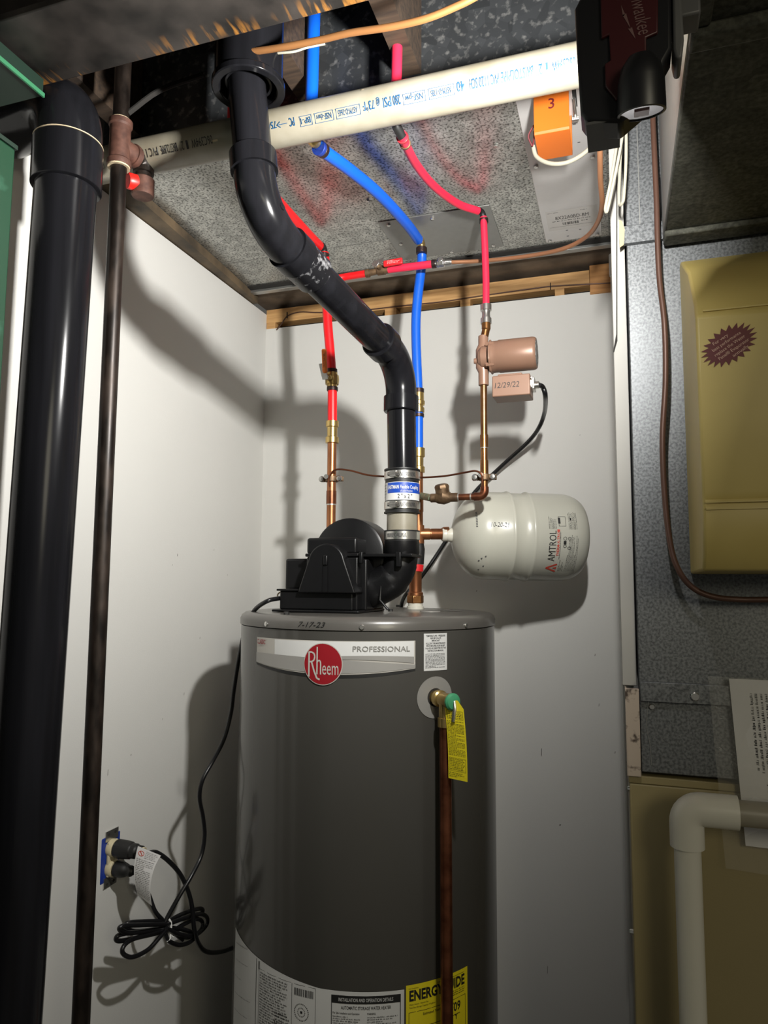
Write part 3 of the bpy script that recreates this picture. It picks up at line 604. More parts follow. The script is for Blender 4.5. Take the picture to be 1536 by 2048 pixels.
q.build('lettering', m_ink, e1, recalc=False)
text('handwriting', '7-17-23', vcyl_map(HC, HR+0.0032, -98.6, 1.4655), 0.0, 0.0025, m_ink, capm, 0.0095, 0.055, shear=0.35)
# service openings on top
for x, y, r in ((-0.385, 1.49, 0.022),): MB().cyl((x, y, 1.4872), (x, y, 1.4895), r, n=24).build('top_plug', m_silver, wh)
q = MB(); q.add([(-0.42, 1.56, 1.4888), (-0.33, 1.545, 1.4888), (-0.335, 1.575, 1.4888), (-0.41, 1.585, 1.4888)], [(0, 1, 2, 3)]); q.build('top_sticker', m_lgrey, wh)
# relief valve
tn = Vector((cos(radians(-43.6)), sin(radians(-43.6)), 0)); tc0 = Vector((HC[0], HC[1], 1.342)); tp = Vector((-tn.y, tn.x, 0))
q = MB(); k = 40; f = vcyl_map(HC, HR+0.0012, -43.6, 1.342); vs = []
for r_ in (0.0165, 0.0375): vs += [f(r_*cos(2*pi*t/k), r_*sin(2*pi*t/k)) for t in range(k)]
q.add(vs, [(t, k+t, k+(t+1) % k, (t+1) % k) for t in range(k)]); q.build('valve_escutcheon', m_lgrey, wh, recalc=False)
disc('valve_opening', HR+0.0009, 0.0172, 1.342, -43.6, m_dust, wh)
rv = thing('relief_valve', tuple(tc0+tn*HR), 'brass relief valve with green cap and yellow hang tag on the heater side', 'valve')
q = MB(); q.lathe([(0.0, -0.01), (0.0125, -0.01), (0.0125, 0.010), (0.0150, 0.011), (0.0150, 0.020), (0.0125, 0.022), (0.0125, 0.046), (0.0135, 0.047), (0.0135, 0.054), (0.0, 0.054)], tc0+tn*HR, tn, 24)
oc = tc0+tn*(HR+0.034)
q.lathe([(0.0115, 0.0), (0.0115, 0.030), (0.0138, 0.031), (0.0138, 0.046), (0.0, 0.046)], oc, (0, 0, -1), 20); q.build('body', m_brass, rv)
kc = tc0+tn*(HR+0.0545)
MB().lathe([(0.0, 0), (0.0150, 0), (0.0152, 0.004), (0.0125, 0.008), (0.006, 0.010), (0.0, 0.0105)], kc, tn, 24).build('cap', m_knob, rv)
MB().tube([kc+tn*0.008+Vector((0, 0, .002)), kc+tn*0.014+Vector((-.002, 0, -.010)), kc+tn*0.012+Vector((-.004, 0, -.032))], 0.0034, 10).build('test_lever', m_steel, rv)
# hang tag
tg = Vector((0.93, -0.36, 0)).normalized(); t_o = kc+tn*0.003+Vector((-.002, 0, 0.002))
tf = lambda x, y: t_o+tg*(x-0.010-y*0.055)+tn*(0.004+0.004*sin(-y*22))+Vector((0, 0, -0.004+y))
poly = [(-.0055, .003), (.0105, .006), (.0215, -.006)] + [(.0215, -.006-.0135*k) for k in range(1, 10)] + [(-.0175, -.1275)] + [(-.0175, -.1275+.0135*k) for k in range(1, 10)]
poly = [(x+.010, y) for x, y in poly]
q = MB(); q.grid(lambda i, j: tf(-.0075+.039*i if j > .1 else -.0075+.039*(0.5+(i-.5)*(0.45+5.5*j)), -.1275*j+.006*(1-j)), 4, 20); tgo = q.build('hang_tag', m_yel, rv, recalc=False)
q = MB(); tff = lambda x, y: tf(x, y)-tg.cross(Vector((0, 0, 1))).normalized()*-0.0006
frame_into(q, tff, -.005, .029, -.026, -.012, .0004)
print_into(q, tff, -.004, .028, -.0135, -.0255, 4, 0.55, 2, .1, (.002, .006)); print_into(q, tff, -.0055, .0295, -.029, -.088, 25, 0.5, 3, .03, (.002, .006))
frame_into(q, tff, -.005, .029, -.113, -.091, .0004); print_into(q, tff, -.0035, .0275, -.0925, -.112, 7, 0.5, 5, .15, (.002, .006)); print_into(q, tff, -.005, .028, -.1155, -.1245, 3, 0.5, 6, .2, (.002, .006))
q.build('print', m_ink, tgo, recalc=False)
MB().cyl((oc.x, oc.y, 1.302), (oc.x+0.004, oc.y-0.002, 0.10), 0.0108, n=20).build('discharge_pipe', m_cud, rv)

# ------------------------------------------------------------------ blower on top of the heater
HT = 1.4886
bw = thing('exhaust_blower', (-0.55, 1.42, HT), 'black moulded plastic exhaust blower with rounded scroll on the heater top', 'blower')
MB().box((-0.676, 1.325, HT), (-0.487, 1.49, HT+0.005)).build('base_flange', m_blk, bw, bevel=0.002)
tx0, tx1 = -0.6621, -0.4985
MB().box((tx0, 1.333, HT+0.005), (tx1-0.004, 1.47, 1.5320)).build('lower_tray', m_blk, bw, bevel=0.003, seg=3)
MB().box((tx0-0.005, 1.328, 1.5310), (tx1-0.1, 1.475, 1.5351)).build('tray_lip', m_blk, bw, bevel=0.001)
MB().box((-0.6713, 1.375, 1.5327), (-0.6161, 1.47, 1.5983)).build('rear_case', m_blk, bw, bevel=0.005, seg=3)
FZ = 1.6008
MB().box((-0.6093, 1.345, HT+0.004), (tx1+0.002, 1.485, FZ)).build('main_housing', m_blk, bw, bevel=0.004, seg=3)
MB().box((tx1-0.005, 1.37, HT+0.004), (tx1+0.012, 1.485, FZ-0.004)).build('side_duct', m_blk, bw, bevel=0.004, seg=3)
MB().box((-0.6104, 1.341, FZ), (tx1+0.004, 1.488, FZ+0.0065)).build('seam_flange', m_blk, bw, bevel=0.0015)
MB().box((tx1-0.002, 1.375, FZ), (-0.3928, 1.455, FZ+0.0065)).build('seam_flange', m_blk, bw, bevel=0.0015)
MB().box((-0.6137, 1.355, FZ+0.006), (-0.5035, 1.47, 1.6400)).build('upper_housing', m_blk, bw, bevel=0.005, seg=3)
dcx, dr = -0.5433, 0.0800; dz = 1.6855-dr
q = MB(); q.lathe([(0.0, 0), (dr-0.006, 0), (dr-0.001, 0.003), (dr, 0.008), (dr, 0.074), (dr-0.006, 0.078), (0.0, 0.078)], (dcx, 1.412, dz), (0, 1, 0), 64); q.build('scroll', m_blk, bw)
# arched motor cover
ax0, ax1, ab, at_ = -0.6151, -0.4920, 1.5278, 1.6259
ac = (ax0+ax1)/2-0.001; ar = 0.039
def arch(inset):
    P = [(ax0+inset, ab+inset*0.6)]; cz = at_-ar
    for k in range(17):
        t = radians(170-160*k/16); P.append((ac+(ar-inset)*cos(t), cz+(ar-inset)*sin(t)))
    return P+[(ax1-inset, ab+inset*0.6)]
q = MB(); q.prism(arch(0), (0, 1.318, 0), (1, 0, 0), (0, 0, 1), (0, 0.05, 0)); mcv = q.build('motor_cover', m_blk, bw, bevel=0.003, seg=3)
MB().box((ac-0.0045, 1.3135, ab+0.055), (ac+0.0045, 1.3185, ab+0.075)).build('cover_boss', m_blk, mcv, bevel=0.002)
q = MB(); q.box((ac-0.0065, 1.3165, ab+0.003), (ac-0.0058, 1.3182, ab+0.055)); q.box((ac+0.0055, 1.3165, ab+0.003), (ac+0.0062, 1.3182, ab+0.065)); q.build('cover_rib', m_blk, mcv)
for x in (-0.4762-0.012, -0.592):
    q = MB(); q.box((x-0.0035, 1.337, FZ-0.014), (x+0.0035, 1.346, FZ+0.009)); q.build('clip', m_blk, bw, bevel=0.0015)
q = MB(); xx = -0.4207; q.box((xx-0.005, 1.372, FZ-0.02), (xx+0.005, 1.384, FZ+0.010)); q.build('clip', m_blk, bw, bevel=0.0015)
q = MB(); e0 = (-0.4823, 1.3850, 1.5419); e1_ = (-0.4608, 1.3850, 1.5421); e2 = (-0.4628, 1.3850, 1.5138); e3 = (-0.4456, 1.3850, 1.4950)
q.tube([e0, e1_, e2, e3], 0.0028, 8); q.build('condensate_tube', m_blk, bw)
OX, OY = -0.4272, 1.42
q = MB(); q.tube(smooth_path([(tx1-0.01, OY, HT+0.045), (tx1+0.022, OY, HT+0.052), (OX-0.014, OY, HT+0.075), (OX-0.001, OY, HT+0.105), (OX, OY, 1.6082)], 6), [0.040]*6+[0.038]*6+[0.034]*6+[0.0325]*7, 28); q.build('outlet_elbow', m_blk, bw)
q = MB(); q.lathe([(0.0, 0), (0.0335, 0), (0.0365, 0.006), (0.0365, 0.030), (0.0, 0.030)], (OX, OY, 1.6040), (0, 0, 1), 36); q.build('outlet_collar', m_blk, bw)
for p in ((-0.4414, 1.3884, 1.4920), (-0.5066, 1.6525, 1.4920), (-0.5549, 1.1455, 1.4935), (-0.5933, 1.9843, 1.4920)):
    q = MB(); screw_into(q, p, (0, 0, 1), 0.005, 0.004); q.build('screw', m_blk2, bw)
q = MB(); q.tube(smooth_path([(-0.6748, 1.3600, 1.5281), (-0.6779, 1.3550, 1.5220), (-0.6779, 1.3600, 1.5126)], 5), 0.0016, 8); q.build('cord_loop', m_dev, bw)

# ------------------------------------------------------------------ vent: boots, couplings, black pipes
def band(q, o, r, h, n=40): q._ring(o, (0, 0, 1), r-0.0008, r+0.0012, h, n)
bt = thing('outlet_boot', (OX, OY, 1.6148), 'black rubber boot with steel band clamp below the short white pipe', 'rubber boot')
zA, zB = 1.6229, 1.6563
q = MB(); q.lathe([(0.030, 0), (0.0355, 0), (0.0355, zB-zA-0.003), (0.0372, zB-zA-0.003), (0.0372, zB-zA), (0.030, zB-zA)], (OX, OY, zA), n=40); q.build('sleeve', m_blk2, bt)
q = MB(); c0, c1 = 1.6371, 1.6533; band(q, (OX, OY, c0), 0.0362, c1-c0); hc = q.build('band_clamp', m_steel, bt)
q = MB()
for k in range(16):
    a = radians(-125+4.2*k); n_ = Vector((cos(a), sin(a), 0)); t_ = Vector((-sin(a), cos(a), 0.25)).normalized()
    q.obox(Vector((OX, OY, (c0+c1)/2))+n_*0.0375, t_.cross(n_), n_, t_, 0.0042, 0.0003, 0.0006)
q.build('band_slots', m_ink, hc)
st_ = MB().cyl((OX, OY, 1.6492), (OX, OY, 1.7063), 0.0318, n=40).build('white_pipe_stub', m_pvc)
tag(st_, 'short cream pipe stub between the two black rubber sleeves of the vent', 'pipe')
fc = thing('flexible_coupling', (OX, OY, 1.6940), 'black flexible coupling with blue and white printed label on the vent pipe', 'coupling')
zA, zB = 1.6920, 1.7844
q = MB(); q.lathe([(0.031, 0), (0.0378, 0), (0.0378, 0.003), (0.0355, 0.0035), (0.0355, zB-zA-0.0035), (0.0378, zB-zA-0.003), (0.0378, zB-zA), (0.031, zB-zA)], (OX, OY, zA), n=44); q.build('sleeve', m_blk2, fc)
for pa, pb in ((1016, 1000), (955, 939)):
    c0, c1 = 1.7001 if pa == 1016 else 1.7627, 1.7155 if pa == 1016 else 1.7782
    q = MB(); band(q, (OX, OY, c0), 0.0365, c1-c0); hc = q.build('band_clamp', m_steel, fc)
    q = MB()
    for k in range(14):
        a = radians(-85+4.2*k); n_ = Vector((cos(a), sin(a), 0)); t_ = Vector((-sin(a), cos(a), 0.25)).normalized()
        q.obox(Vector((OX, OY, (c0+c1)/2))+n_*0.0378, t_.cross(n_), n_, t_, 0.0042, 0.0003, 0.0006)
    q.build('band_slots', m_ink, hc)
    a = radians(-100); n_ = Vector((cos(a), sin(a), 0)); t_ = Vector((-sin(a), cos(a), 0)); ccc = Vector((OX, OY, (c0+c1)/2))+n_*0.0408
    q = MB(); q.cyl(ccc-t_*0.012, ccc+t_*0.008, 0.0040, n=14); q.cyl(ccc+t_*0.008, ccc+t_*0.013, 0.0052, n=6); q.obox(ccc, t_, n_, (0, 0, 1), 0.007, 0.0035, 0.0062); q.build('clamp_screw', m_steel, hc)
lz0, lz1, lz2 = 1.7175, 1.7319, 1.7545
LR = 0.0362
def vlab(name, z0, z1, m, R=LR, ta=-175, tb=10, parent=None, c=(OX, OY)):
    q = MB(); q.grid(lambda i, j: Vector((c[0]+R*cos(radians(ta+(tb-ta)*i)), c[1]+R*sin(radians(ta+(tb-ta)*i)), z0+(z1-z0)*j)), 28, 1); return q.build(name, m, parent, recalc=False)
vlw = vlab('label', lz0, lz2, m_white, parent=fc)
vlab('blue_band', lz1, lz2-0.001, m_eblue, LR+0.0003, -128, 10, vlw)
fm = vcyl_map((OX, OY), LR+0.0006, -175, lz0)
q = MB(); text_into(q, 'EASTMAN', fm, 0.0325, lz1-lz0+0.0085, 0.0072, 0.026, bold=0.03); text_into(q, 'Flexible Coupling', fm, 0.0610, lz1-lz0+0.0085, 0.0072, 0.044, bold=0.015); text_into(q, '(Copie Flexible)', fm, 0.062, lz1-lz0+0.0022, 0.0036, 0.026)
q.build('lettering', m_white, vlw, recalc=False)
q = MB(); text_into(q, '2 " x 2 "', fm, 0.0560, 0.0030, 0.0088, 0.031, bold=0.012); print_into(q, fm, 0.010, 0.029, lz2-lz0-0.004, 0.003, 5, 0.4, 3, .2, (.003, .008)); q.build('print', m_ink, vlw, recalc=False)

vp = thing('black_vent_pipe', (OX, OY, 1.7782), 'black plastic vent pipe with two elbows rising from the blower to the ceiling', 'pipe')
C1 = Vector((OX-0.003, OY, 2.0143)); C2 = Vector((-0.5158, 0.9400, 2.1081)); TP = Vector((-0.5476, 0.9400, 2.3769))
r_p, r_e, r_h = 0.0302, 0.0328, 0.0370
d12 = (C2-C1).normalized(); d2 = (TP-C2).normalized()
FR1, FR2 = 0.080, 0.085
a1 = d12.angle(Vector((0, 0, 1))); ta = FR1*math.tan(a1/2); a2 = d12.angle(d2); tb = FR2*math.tan(a2/2)
B0 = Vector((OX, OY, 1.7730))
s1_ = C1-Vector((0, 0, 1))*ta; e1v = C1+d12*ta; s2_ = C2-d12*tb; e2v = C2+d2*tb
MB().cyl(B0, s1_-Vector((0, 0, 0.01)), r_p, n=40).build('pipe', m_abs, vp)
def elbow(cor, da, db, rad, name='elbow'):
    """da,db: directions out of the corner"""
    a = da.angle(db); t = rad/math.tan(a/2)
    P = fillet([cor+da*(t+0.012), cor, cor+db*(t+0.012)], rad, 14)
    e = MB().tube(P, r_e, 36).build(name, m_abs, vp)
    for d in (da, db):
        p = cor+d*(t+0.008); q = MB(); q.tube([p, p+d*0.030, p+d*0.0325], [r_h, r_h, r_h-0.002], 40); q.build('hub', m_abs, e)
    return t
elbow(C1, Vector((0, 0, -1)), d12, FR1); elbow(C2, -d12, d2, FR2)
Lr = (s2_-e1v).length
MB().cyl(e1v, s2_, r_p, n=40).build('pipe', m_abs, vp)
cm = s2_-d12*0.040
q = MB(); q.tube([cm-d12*0.050, cm-d12*0.048, cm-d12*0.001, cm], [r_h-0.003, r_h-0.0015, r_h-0.0015, r_h-0.003], 40); q.build('coupling', m_absw, vp)
MB().cyl(e2v, TP, r_p, n=40).build('pipe', m_abs, vp)
for k in (0, 1):
    n_ = Vector((0.9, -0.2, 0.2)) if k == 0 else Vector((-0.9, -0.2, 0)); p = C2+(d2*0.018-d12*0.022)+n_.normalized()*0.030
    MB().lathe([(0, 0), (0.006, 0), (0.006, 0.004), (0, 0.005)], p, n_, 14).build('boss', m_abs, vp)
hz = Vector((-0.5390, 0.9400, 2.3223))
hb = thing('vent_hub', tuple(hz), 'fat black reducing hub around the top of the vent pipe behind the steel beam', 'pipe fitting')
q = MB(); q._ring(hz+Vector((0, 0, 0.004)), (0, 0, 1), 0.044, 0.0535, 0.30, 48); q.build('outer_sleeve', m_abs, hb)
q = MB(); q._ring(hz, (0, 0, 1), 0.0445, 0.0575, 0.012, 48); q.build('rim', m_abs, hb, bevel=0.002)
q = MB(); q._ring(hz+Vector((0, 0, 0.010)), (0, 0, 1), 0.0325, 0.0375, 0.05, 40); q.build('inner_bushing', m_abs, hb, bevel=0.001)

# ------------------------------------------------------------------ horizontal white pipe with printing
QY, QZ, QR = 1.010, 2.3005, 0.0302
pv = thing('cream_ceiling_pipe', (-0.45, QY, QZ), 'long cream PVC pipe with blue and black printing running level under the ceiling', 'pipe')
MB().cyl((WX+0.001, QY, QZ), (0.0785, QY, QZ), QR, n=48).build('pipe', m_pvc, pv)
def pvm(R): return lambda x, y: Vector((-x, QY-R*cos(y/R), QZ-R*sin(y/R)))
PH = radians(24)*QR
words = [('06C394W', 1151, 1104, .0165), ('1', 1097, 1093, .011), ('2"', 1086, 1073, .0165), ('BRISTOLPIPE', 1068, 1004, .0165), ('PVC', 999, 984, .0165), ('1120', 978, 960, .0165), ('SCH', 957, 941, .0165), ('40', 931, 915, .0165), ('280', 804, 789, .0165), ('PSI', 785, 769, .0165), ('@', 763, 756, .011), ('73\u00b0F', 752, 730, .0150), ('PC', 593, 583, .0150), ('75G', 557, 538, .0125)]
V_ = {1151: -0.0415, 1104: -0.0745, 1097: -0.0795, 1093: -0.0825, 1086: -0.0870, 1073: -0.0965, 1068: -0.1000, 1004: -0.1465, 999: -0.1500, 984: -0.1615, 978: -0.1655, 960: -0.1790, 957: -0.1815, 941: -0.1935, 931: -0.2010, 915: -0.2130, 804: -0.3005, 789: -0.3125, 785: -0.3155, 769: -0.3285, 763: -0.3335, 756: -0.3395, 752: -0.3425, 730: -0.3610, 593: -0.4785, 583: -0.4875, 557: -0.5105, 538: -0.5280,
      910: -0.2170, 859: -0.2565, 853: -0.2615, 809: -0.2965, 723: -0.3665, 675: -0.4070, 670: -0.4115, 633: -0.4435, 627: -0.4485, 603: -0.4695, 578: -0.4915, 558: -0.5095,
      429: -0.6295, 387: -0.6705, 381: -0.6765, 377: -0.6805, 372: -0.6850, 364: -0.6930, 359: -0.6980, 327: -0.7300, 321: -0.7365, 304: -0.7535, 299: -0.7585, 278: -0.7805, 212: -0.8500, 190: -0.8735}
f = pvm(QR+0.0011); q = MB()
for s_, a, b_, h in words: text_into(q, s_, f, -V_[a], PH-0.004, h*0.82, abs(V_[a]-V_[b_]), bold=0.008)
for s_, a, b_ in (('ASTM-D-1785', 910, 859), ('NSF-pw', 853, 809), ('ASTM-D-2665', 723, 675), ('NSF-dwv', 670, 633), ('BP-1', 627, 603)):
    w = abs(V_[a]-V_[b_]); frame_into(q, f, -V_[a], -V_[a]+w, PH-0.003, PH+0.012, 0.0007); text_into(q, s_, f, -V_[a]+w/2, PH, 0.0085, w*0.8, 'C')
xa = -V_[578]; w = abs(V_[578]-V_[558]); rect_into(q, f, xa, xa+w, PH+0.002, PH+0.003)
q.add([f(xa+w-.006, PH+0.0075), f(xa+w, PH+0.003), f(xa+w, PH+0.002), f(xa+w-.006, PH+0.006)], [(0, 1, 2, 3)]); q.add([f(xa+w-.006, PH-0.0025), f(xa+w, PH+0.002), f(xa+w, PH+0.003), f(xa+w-.006, PH-0.001)], [(0, 1, 2, 3)])
q.build('print', m_inkb, pv, recalc=False)
q = MB()
for s_, a, b_ in (('06C394W', 429, 387), ('1', 381, 379 if False else 377), ('2"', 372, 364), ('BRISTOLPIPE', 359, 327), ('PVC', 321, 304), ('1120', 299, 278)): text_into(q, s_, f, -V_[a], PH-0.004, .0135, abs(V_[a]-V_[b_]))
q.build('print', m_ink, pv, recalc=False)
q = MB(); frame_into(q, f, -V_[212], -V_[190], PH-0.003, PH+0.012, 0.0007); q.build('print', m_ink, pv, recalc=False)
q = MB()
for x, y, w, h in ((-0.215, 0.020, .002, .009), (-0.208, 0.021, .003, .005), (-0.10, .018, .002, .004), (-0.36, -.012, .004, .002), (-0.62, .02, .01, .003), (-0.35, 0.026, .003, .0012)): rect_into(q, f, -x, -x+w, PH-0.004+y-.012, PH-0.004+y-.012+h)
q.build('stains', m_paste, pv, recalc=False)

# ------------------------------------------------------------------ PEX lines
def ringat(name, p, d, r, L, m, par):
    d = Vector(d).normalized(); p = Vector(p); q = MB(); q.tube([p-d*L/2, p+d*L/2], r, 22); return q.build(name, m, par, bevel=0.0006)
PX = 0.0112
def pex_elbow(par, p, da, db, m, r=0.0105, L=0.020):
    da = Vector(da).normalized(); db = Vector(db).normalized(); p = Vector(p)
    return MB().tube(fillet([p+da*L, p, p+db*L], 0.011, 6), r, 16).build('elbow', m, par)
# blue
B_in, B_out = Vector((-0.4945, 1.0800, 2.3220)), Vector((-0.4260, 1.5679, 2.3520))
bp_ = thing('blue_water_line', tuple(B_out), 'blue cold water line curving under the duct and dropping behind the black vent', 'water line')
MB().tube([(B_in.x+0.004, B_in.y, 2.62), (B_in.x, B_in.y, B_in.z+0.018)], PX, 18).build('tube', m_blue, bp_)
path = smooth_path([B_in+Vector((0.006, 0.02, -0.006)), (-0.4712, 1.2123, 2.3350), (-0.4503, 1.3306, 2.3450), (-0.4345, 1.4668, 2.3500), B_out+Vector((-.004, -.012, 0.0))], 8)
MB().tube(path, PX+0.0004, 20).build('tube', m_blue, bp_)
dd = (path[1]-path[0]).normalized()
pex_elbow(bp_, B_in, (0, 0, 1), dd, m_brass, 0.0112, 0.018)
ringat('crimp_ring', B_in+Vector((0, 0, 0.018)), (0, 0, 1), 0.0135, 0.009, m_ringb, bp_); ringat('crimp_ring', path[0]+dd*0.004, dd, 0.0135, 0.008, m_ringb, bp_); ringat('crimp_ring', path[0]+dd*0.014, dd, 0.0132, 0.009, m_ring, bp_)
pex_elbow(bp_, B_out, (path[-2]-path[-1]), (0, 0.05, -1), m_brass, 0.009, 0.014)
bl1, bl2 = Vector((-0.4426, 1.5800, 2.1676)), Vector((-0.4375, 1.5800, 1.9920))
pth = smooth_path([B_out+Vector((0, 0.001, -0.012)), (-0.4293, 1.5800, 2.3011), bl1, bl2], 8)
MB().tube(pth, PX, 20).build('tube', m_blue, bp_)
ringat('crimp_ring', B_out+Vector((0, 0, -0.022)), (0, 0, 1), 0.0132, 0.014, m_ring, bp_)
cx, cy = -0.4361, 1.58
q = MB(); za_, zb_ = 1.9430, 1.9907
q.lathe([(0.009, 0), (0.0135, 0.001), (0.0135, 0.012), (0.011, 0.013), (0.011, 0.018), (0.0145, 0.019), (0.0145, 0.028), (0.0125, 0.030), (0.0125, zb_-za_), (0.009, zb_-za_)], (cx, cy, za_), n=24); q.build('brass_coupling', m_brass, bp_)
ringat('crimp_ring', (cx, cy, zb_+0.005), (0, 0, 1), 0.013, 0.010, m_ring, bp_); ringat('crimp_ring', (cx, cy, za_-0.006), (0, 0, 1), 0.013, 0.008, m_ring, bp_)
MB().cyl((cx, cy, za_), (cx, cy, 1.8579), 0.0108, n=18).build('tube', m_blue, bp_)
q = MB(); za_, zb_ = 1.8016, 1.8614
q.lathe([(0.0095, 0), (0.0145, 0.001), (0.0145, 0.014), (0.0115, 0.016), (0.0115, 0.036), (0.0148, 0.038), (0.0148, zb_-za_-0.002), (0.0095, zb_-za_)], (cx, cy, za_), n=24); q.build('push_coupling', m_brass, bp_)

# cold copper riser into the heater, tee to the tank
cr = thing('cold_copper_riser', (cx, cy, HT), 'copper cold riser with black sleeve and brass nut standing on the heater top right', 'pipe')
MB().cyl((cx, cy, 1.6236), (cx, cy, 1.8040), 0.0106, n=18).build('pipe', m_cu, cr)
rx = cx-0.007
q = MB(); q.lathe([(0.0, 0), (0.0190, 0), (0.0190, 0.007), (0.0165, 0.008), (0.0165, 0.014), (0.0, 0.014)], (rx, cy, HT+0.0002), n=24); q.build('white_union', m_pvcw, cr)
q = MB(); q.lathe([(0.0, 0), (0.0200, 0), (0.0200, 0.018), (0.0, 0.018)], (rx, cy, HT+0.0142), n=6); q.build('union_nut', m_cub, cr, bevel=0.002)
zt_ = 1.5757
MB().lathe([(0.0, 0), (0.0175, 0.0), (0.0175, 0.006), (0.0145, 0.008), (0.0145, zt_-HT-0.032-0.004), (0.0155, zt_-HT-0.032), (0.0, zt_-HT-0.032)], (rx, cy, HT+0.032), n=24).build('adapter', m_cu, cr)
MB().cyl((rx+0.002, cy, zt_), (rx+0.004, cy, 1.5916), 0.0155, n=22).build('red_collar', m_redhand, cr, bevel=0.001)
q = MB(); q.tube([(rx+0.004, cy, 1.5916), (cx, cy, 1.6259), (cx, cy, 1.6488)], [0.0155, 0.0150, 0.0105], 22); q.build('black_sleeve', m_blk2, cr)
tz = 1.6601
MB().cyl((cx, cy, tz-0.022), (cx, cy, tz+0.020), 0.0135, n=22).build('tee', m_cu, cr)
TA = Vector((cx, cy, tz)); TBv = Vector((-0.3741, 1.6070, 1.6611)); tdir = (TBv-TA).normalized()
q = MB(); q.tube([TA, TA+tdir*0.026, TA+tdir*0.027, TA+tdir*0.029, TA+tdir*0.030, TA+tdir*0.052, TA+tdir*0.058, TA+tdir*0.070], [0.0132, 0.0132, 0.0122, 0.0122, 0.0128, 0.0128, 0.0165, 0.0170], 22); q.build('tee_branch', m_cu, cr)

# red hot line
R_in, R_out = Vector((-0.6387, 1.0640, 2.3331)), Vector((-0.6568, 1.5230, 2.3500))
rp = thing('red_hot_line', tuple(R_out), 'bright red hot water line left of the vent with an orange-handled valve', 'water line')
MB().tube([(R_in.x, R_in.y, 2.62), (R_in.x, R_in.y, R_in.z-0.002)], PX, 18).build('tube', m_red, rp)
path = smooth_path([R_in+Vector((0.004, 0.016, -0.012)), (-0.6418, 1.1322, 2.3250), (-0.6545, 1.2716, 2.3350), (-0.6615, 1.4234, 2.3450), R_out+Vector((-.006, -.012, 0.0))], 8)
MB().tube(path, PX, 20).build('tube', m_red, rp)
pex_elbow(rp, R_in+Vector((0, 0, -.014)), (0, 0, 1), path[1]-path[0], m_blk2, 0.010, 0.014)
pex_elbow(rp, R_out, (path[-2]-path[-1]), (0, 0.05, -1), m_blk2, 0.0085, 0.014)
vz = 2.0187
hx, hy = -0.6238, 1.510
MB().tube(smooth_path([R_out+Vector((0.001, 0.002, -0.014)), (-0.6470, 1.5150, 2.2654), (-0.6396, 1.5100, 2.1644), (-0.6322, 1.5100, 2.0910), (hx-0.003, hy, vz+0.018)], 6), PX-0.0003, 20).build('tube', m_red, rp)
ringat('crimp_ring', R_out+Vector((0, 0, -0.022)), (0, 0, 1), 0.0132, 0.013, m_ring, rp)
q = MB(); q.lathe([(0.0095, -0.018), (0.0120, -0.017), (0.0120, -0.012), (0.0155, -0.011), (0.0165, 0.0), (0.0155, 0.010), (0.0125, 0.011), (0.0125, 0.017), (0.0095, 0.018)], (hx-0.002, hy, vz), n=24)
q.cyl((hx-0.002, hy-0.010, vz), (hx-0.002, hy-0.023, vz), 0.008, n=16); vb = q.build('valve_body', m_brass, rp)
q = MB(); q.cyl((hx-0.004, hy-0.022, vz), (hx-0.004, hy-0.030, vz), 0.0052, n=6); q.obox((hx-0.011, hy-0.030, vz+0.012), (1, 0, 0), (0, 1, 0), (-0.25, 0, 1), 0.0075, 0.0012, 0.020); q.build('valve_lever', m_steel, rp, bevel=0.0008)
hmid = Vector((-0.6320, 1.4780, 2.0549)); q = MB()
q.obox(hmid, (1, 0, 0), (0, 1, 0), (-0.06, 0, 1), 0.0058, 0.0045, 0.0285); q.build('valve_handle', m_orhand, rp, bevel=0.004, seg=3)
q = MB(); hf = plane_map(hmid+Vector((0.0035, -0.0047, -0.02)), (0, 0, 1), (-1, 0, 0)); text_into(q, 'HOT WATER', hf, 0.004, 0.001, 0.004, 0.032); q.build('lettering', m_dred, rp, recalc=False)
ringat('crimp_ring', (hx-0.003, hy, vz+0.021), (0, 0, 1), 0.013, 0.009, m_ring, rp); ringat('crimp_ring', (hx-0.001, hy, vz-0.022), (0, 0, 1), 0.013, 0.009, m_ring, rp)
z1_ = 1.9210
MB().cyl((hx-0.001, hy, vz-0.017), (hx, hy, z1_), PX-0.0002, n=18).build('tube', m_red, rp)
z0_ = 1.8681; dz_ = z1_-z0_
MB().lathe([(0.010, 0), (0.0155, 0.001), (0.0155, 0.014), (0.0120, 0.016), (0.0120, dz_-0.016), (0.0150, dz_-0.014), (0.0150, dz_-0.001), (0.010, dz_)], (hx, hy, z0_), n=26).build('push_coupling', m_brass, rp)
hc_ = thing('hot_copper_riser', (hx, hy, HT), 'copper hot riser behind the blower at the left of the vent pipe', 'pipe')
zc_ = 1.7274
MB().cyl((hx, hy, HT), (hx, hy, z0_+0.004), 0.0106, n=18).build('pipe', m_cu, hc_)
MB().cyl((hx, hy, zc_), (hx, hy, zc_+0.030), 0.0118, n=18).build('copper_coupling', m_cud, hc_); MB().cyl((hx, hy, zc_-0.003), (hx, hy, zc_), 0.0112, n=18).build('solder_joint', m_solder, hc_)
MB().lathe([(0.0, 0), (0.02, 0), (0.02, 0.018), (0.0, 0.018)], (hx, hy, HT+0.0002), n=6).build('union_nut', m_cub, hc_, bevel=0.002)

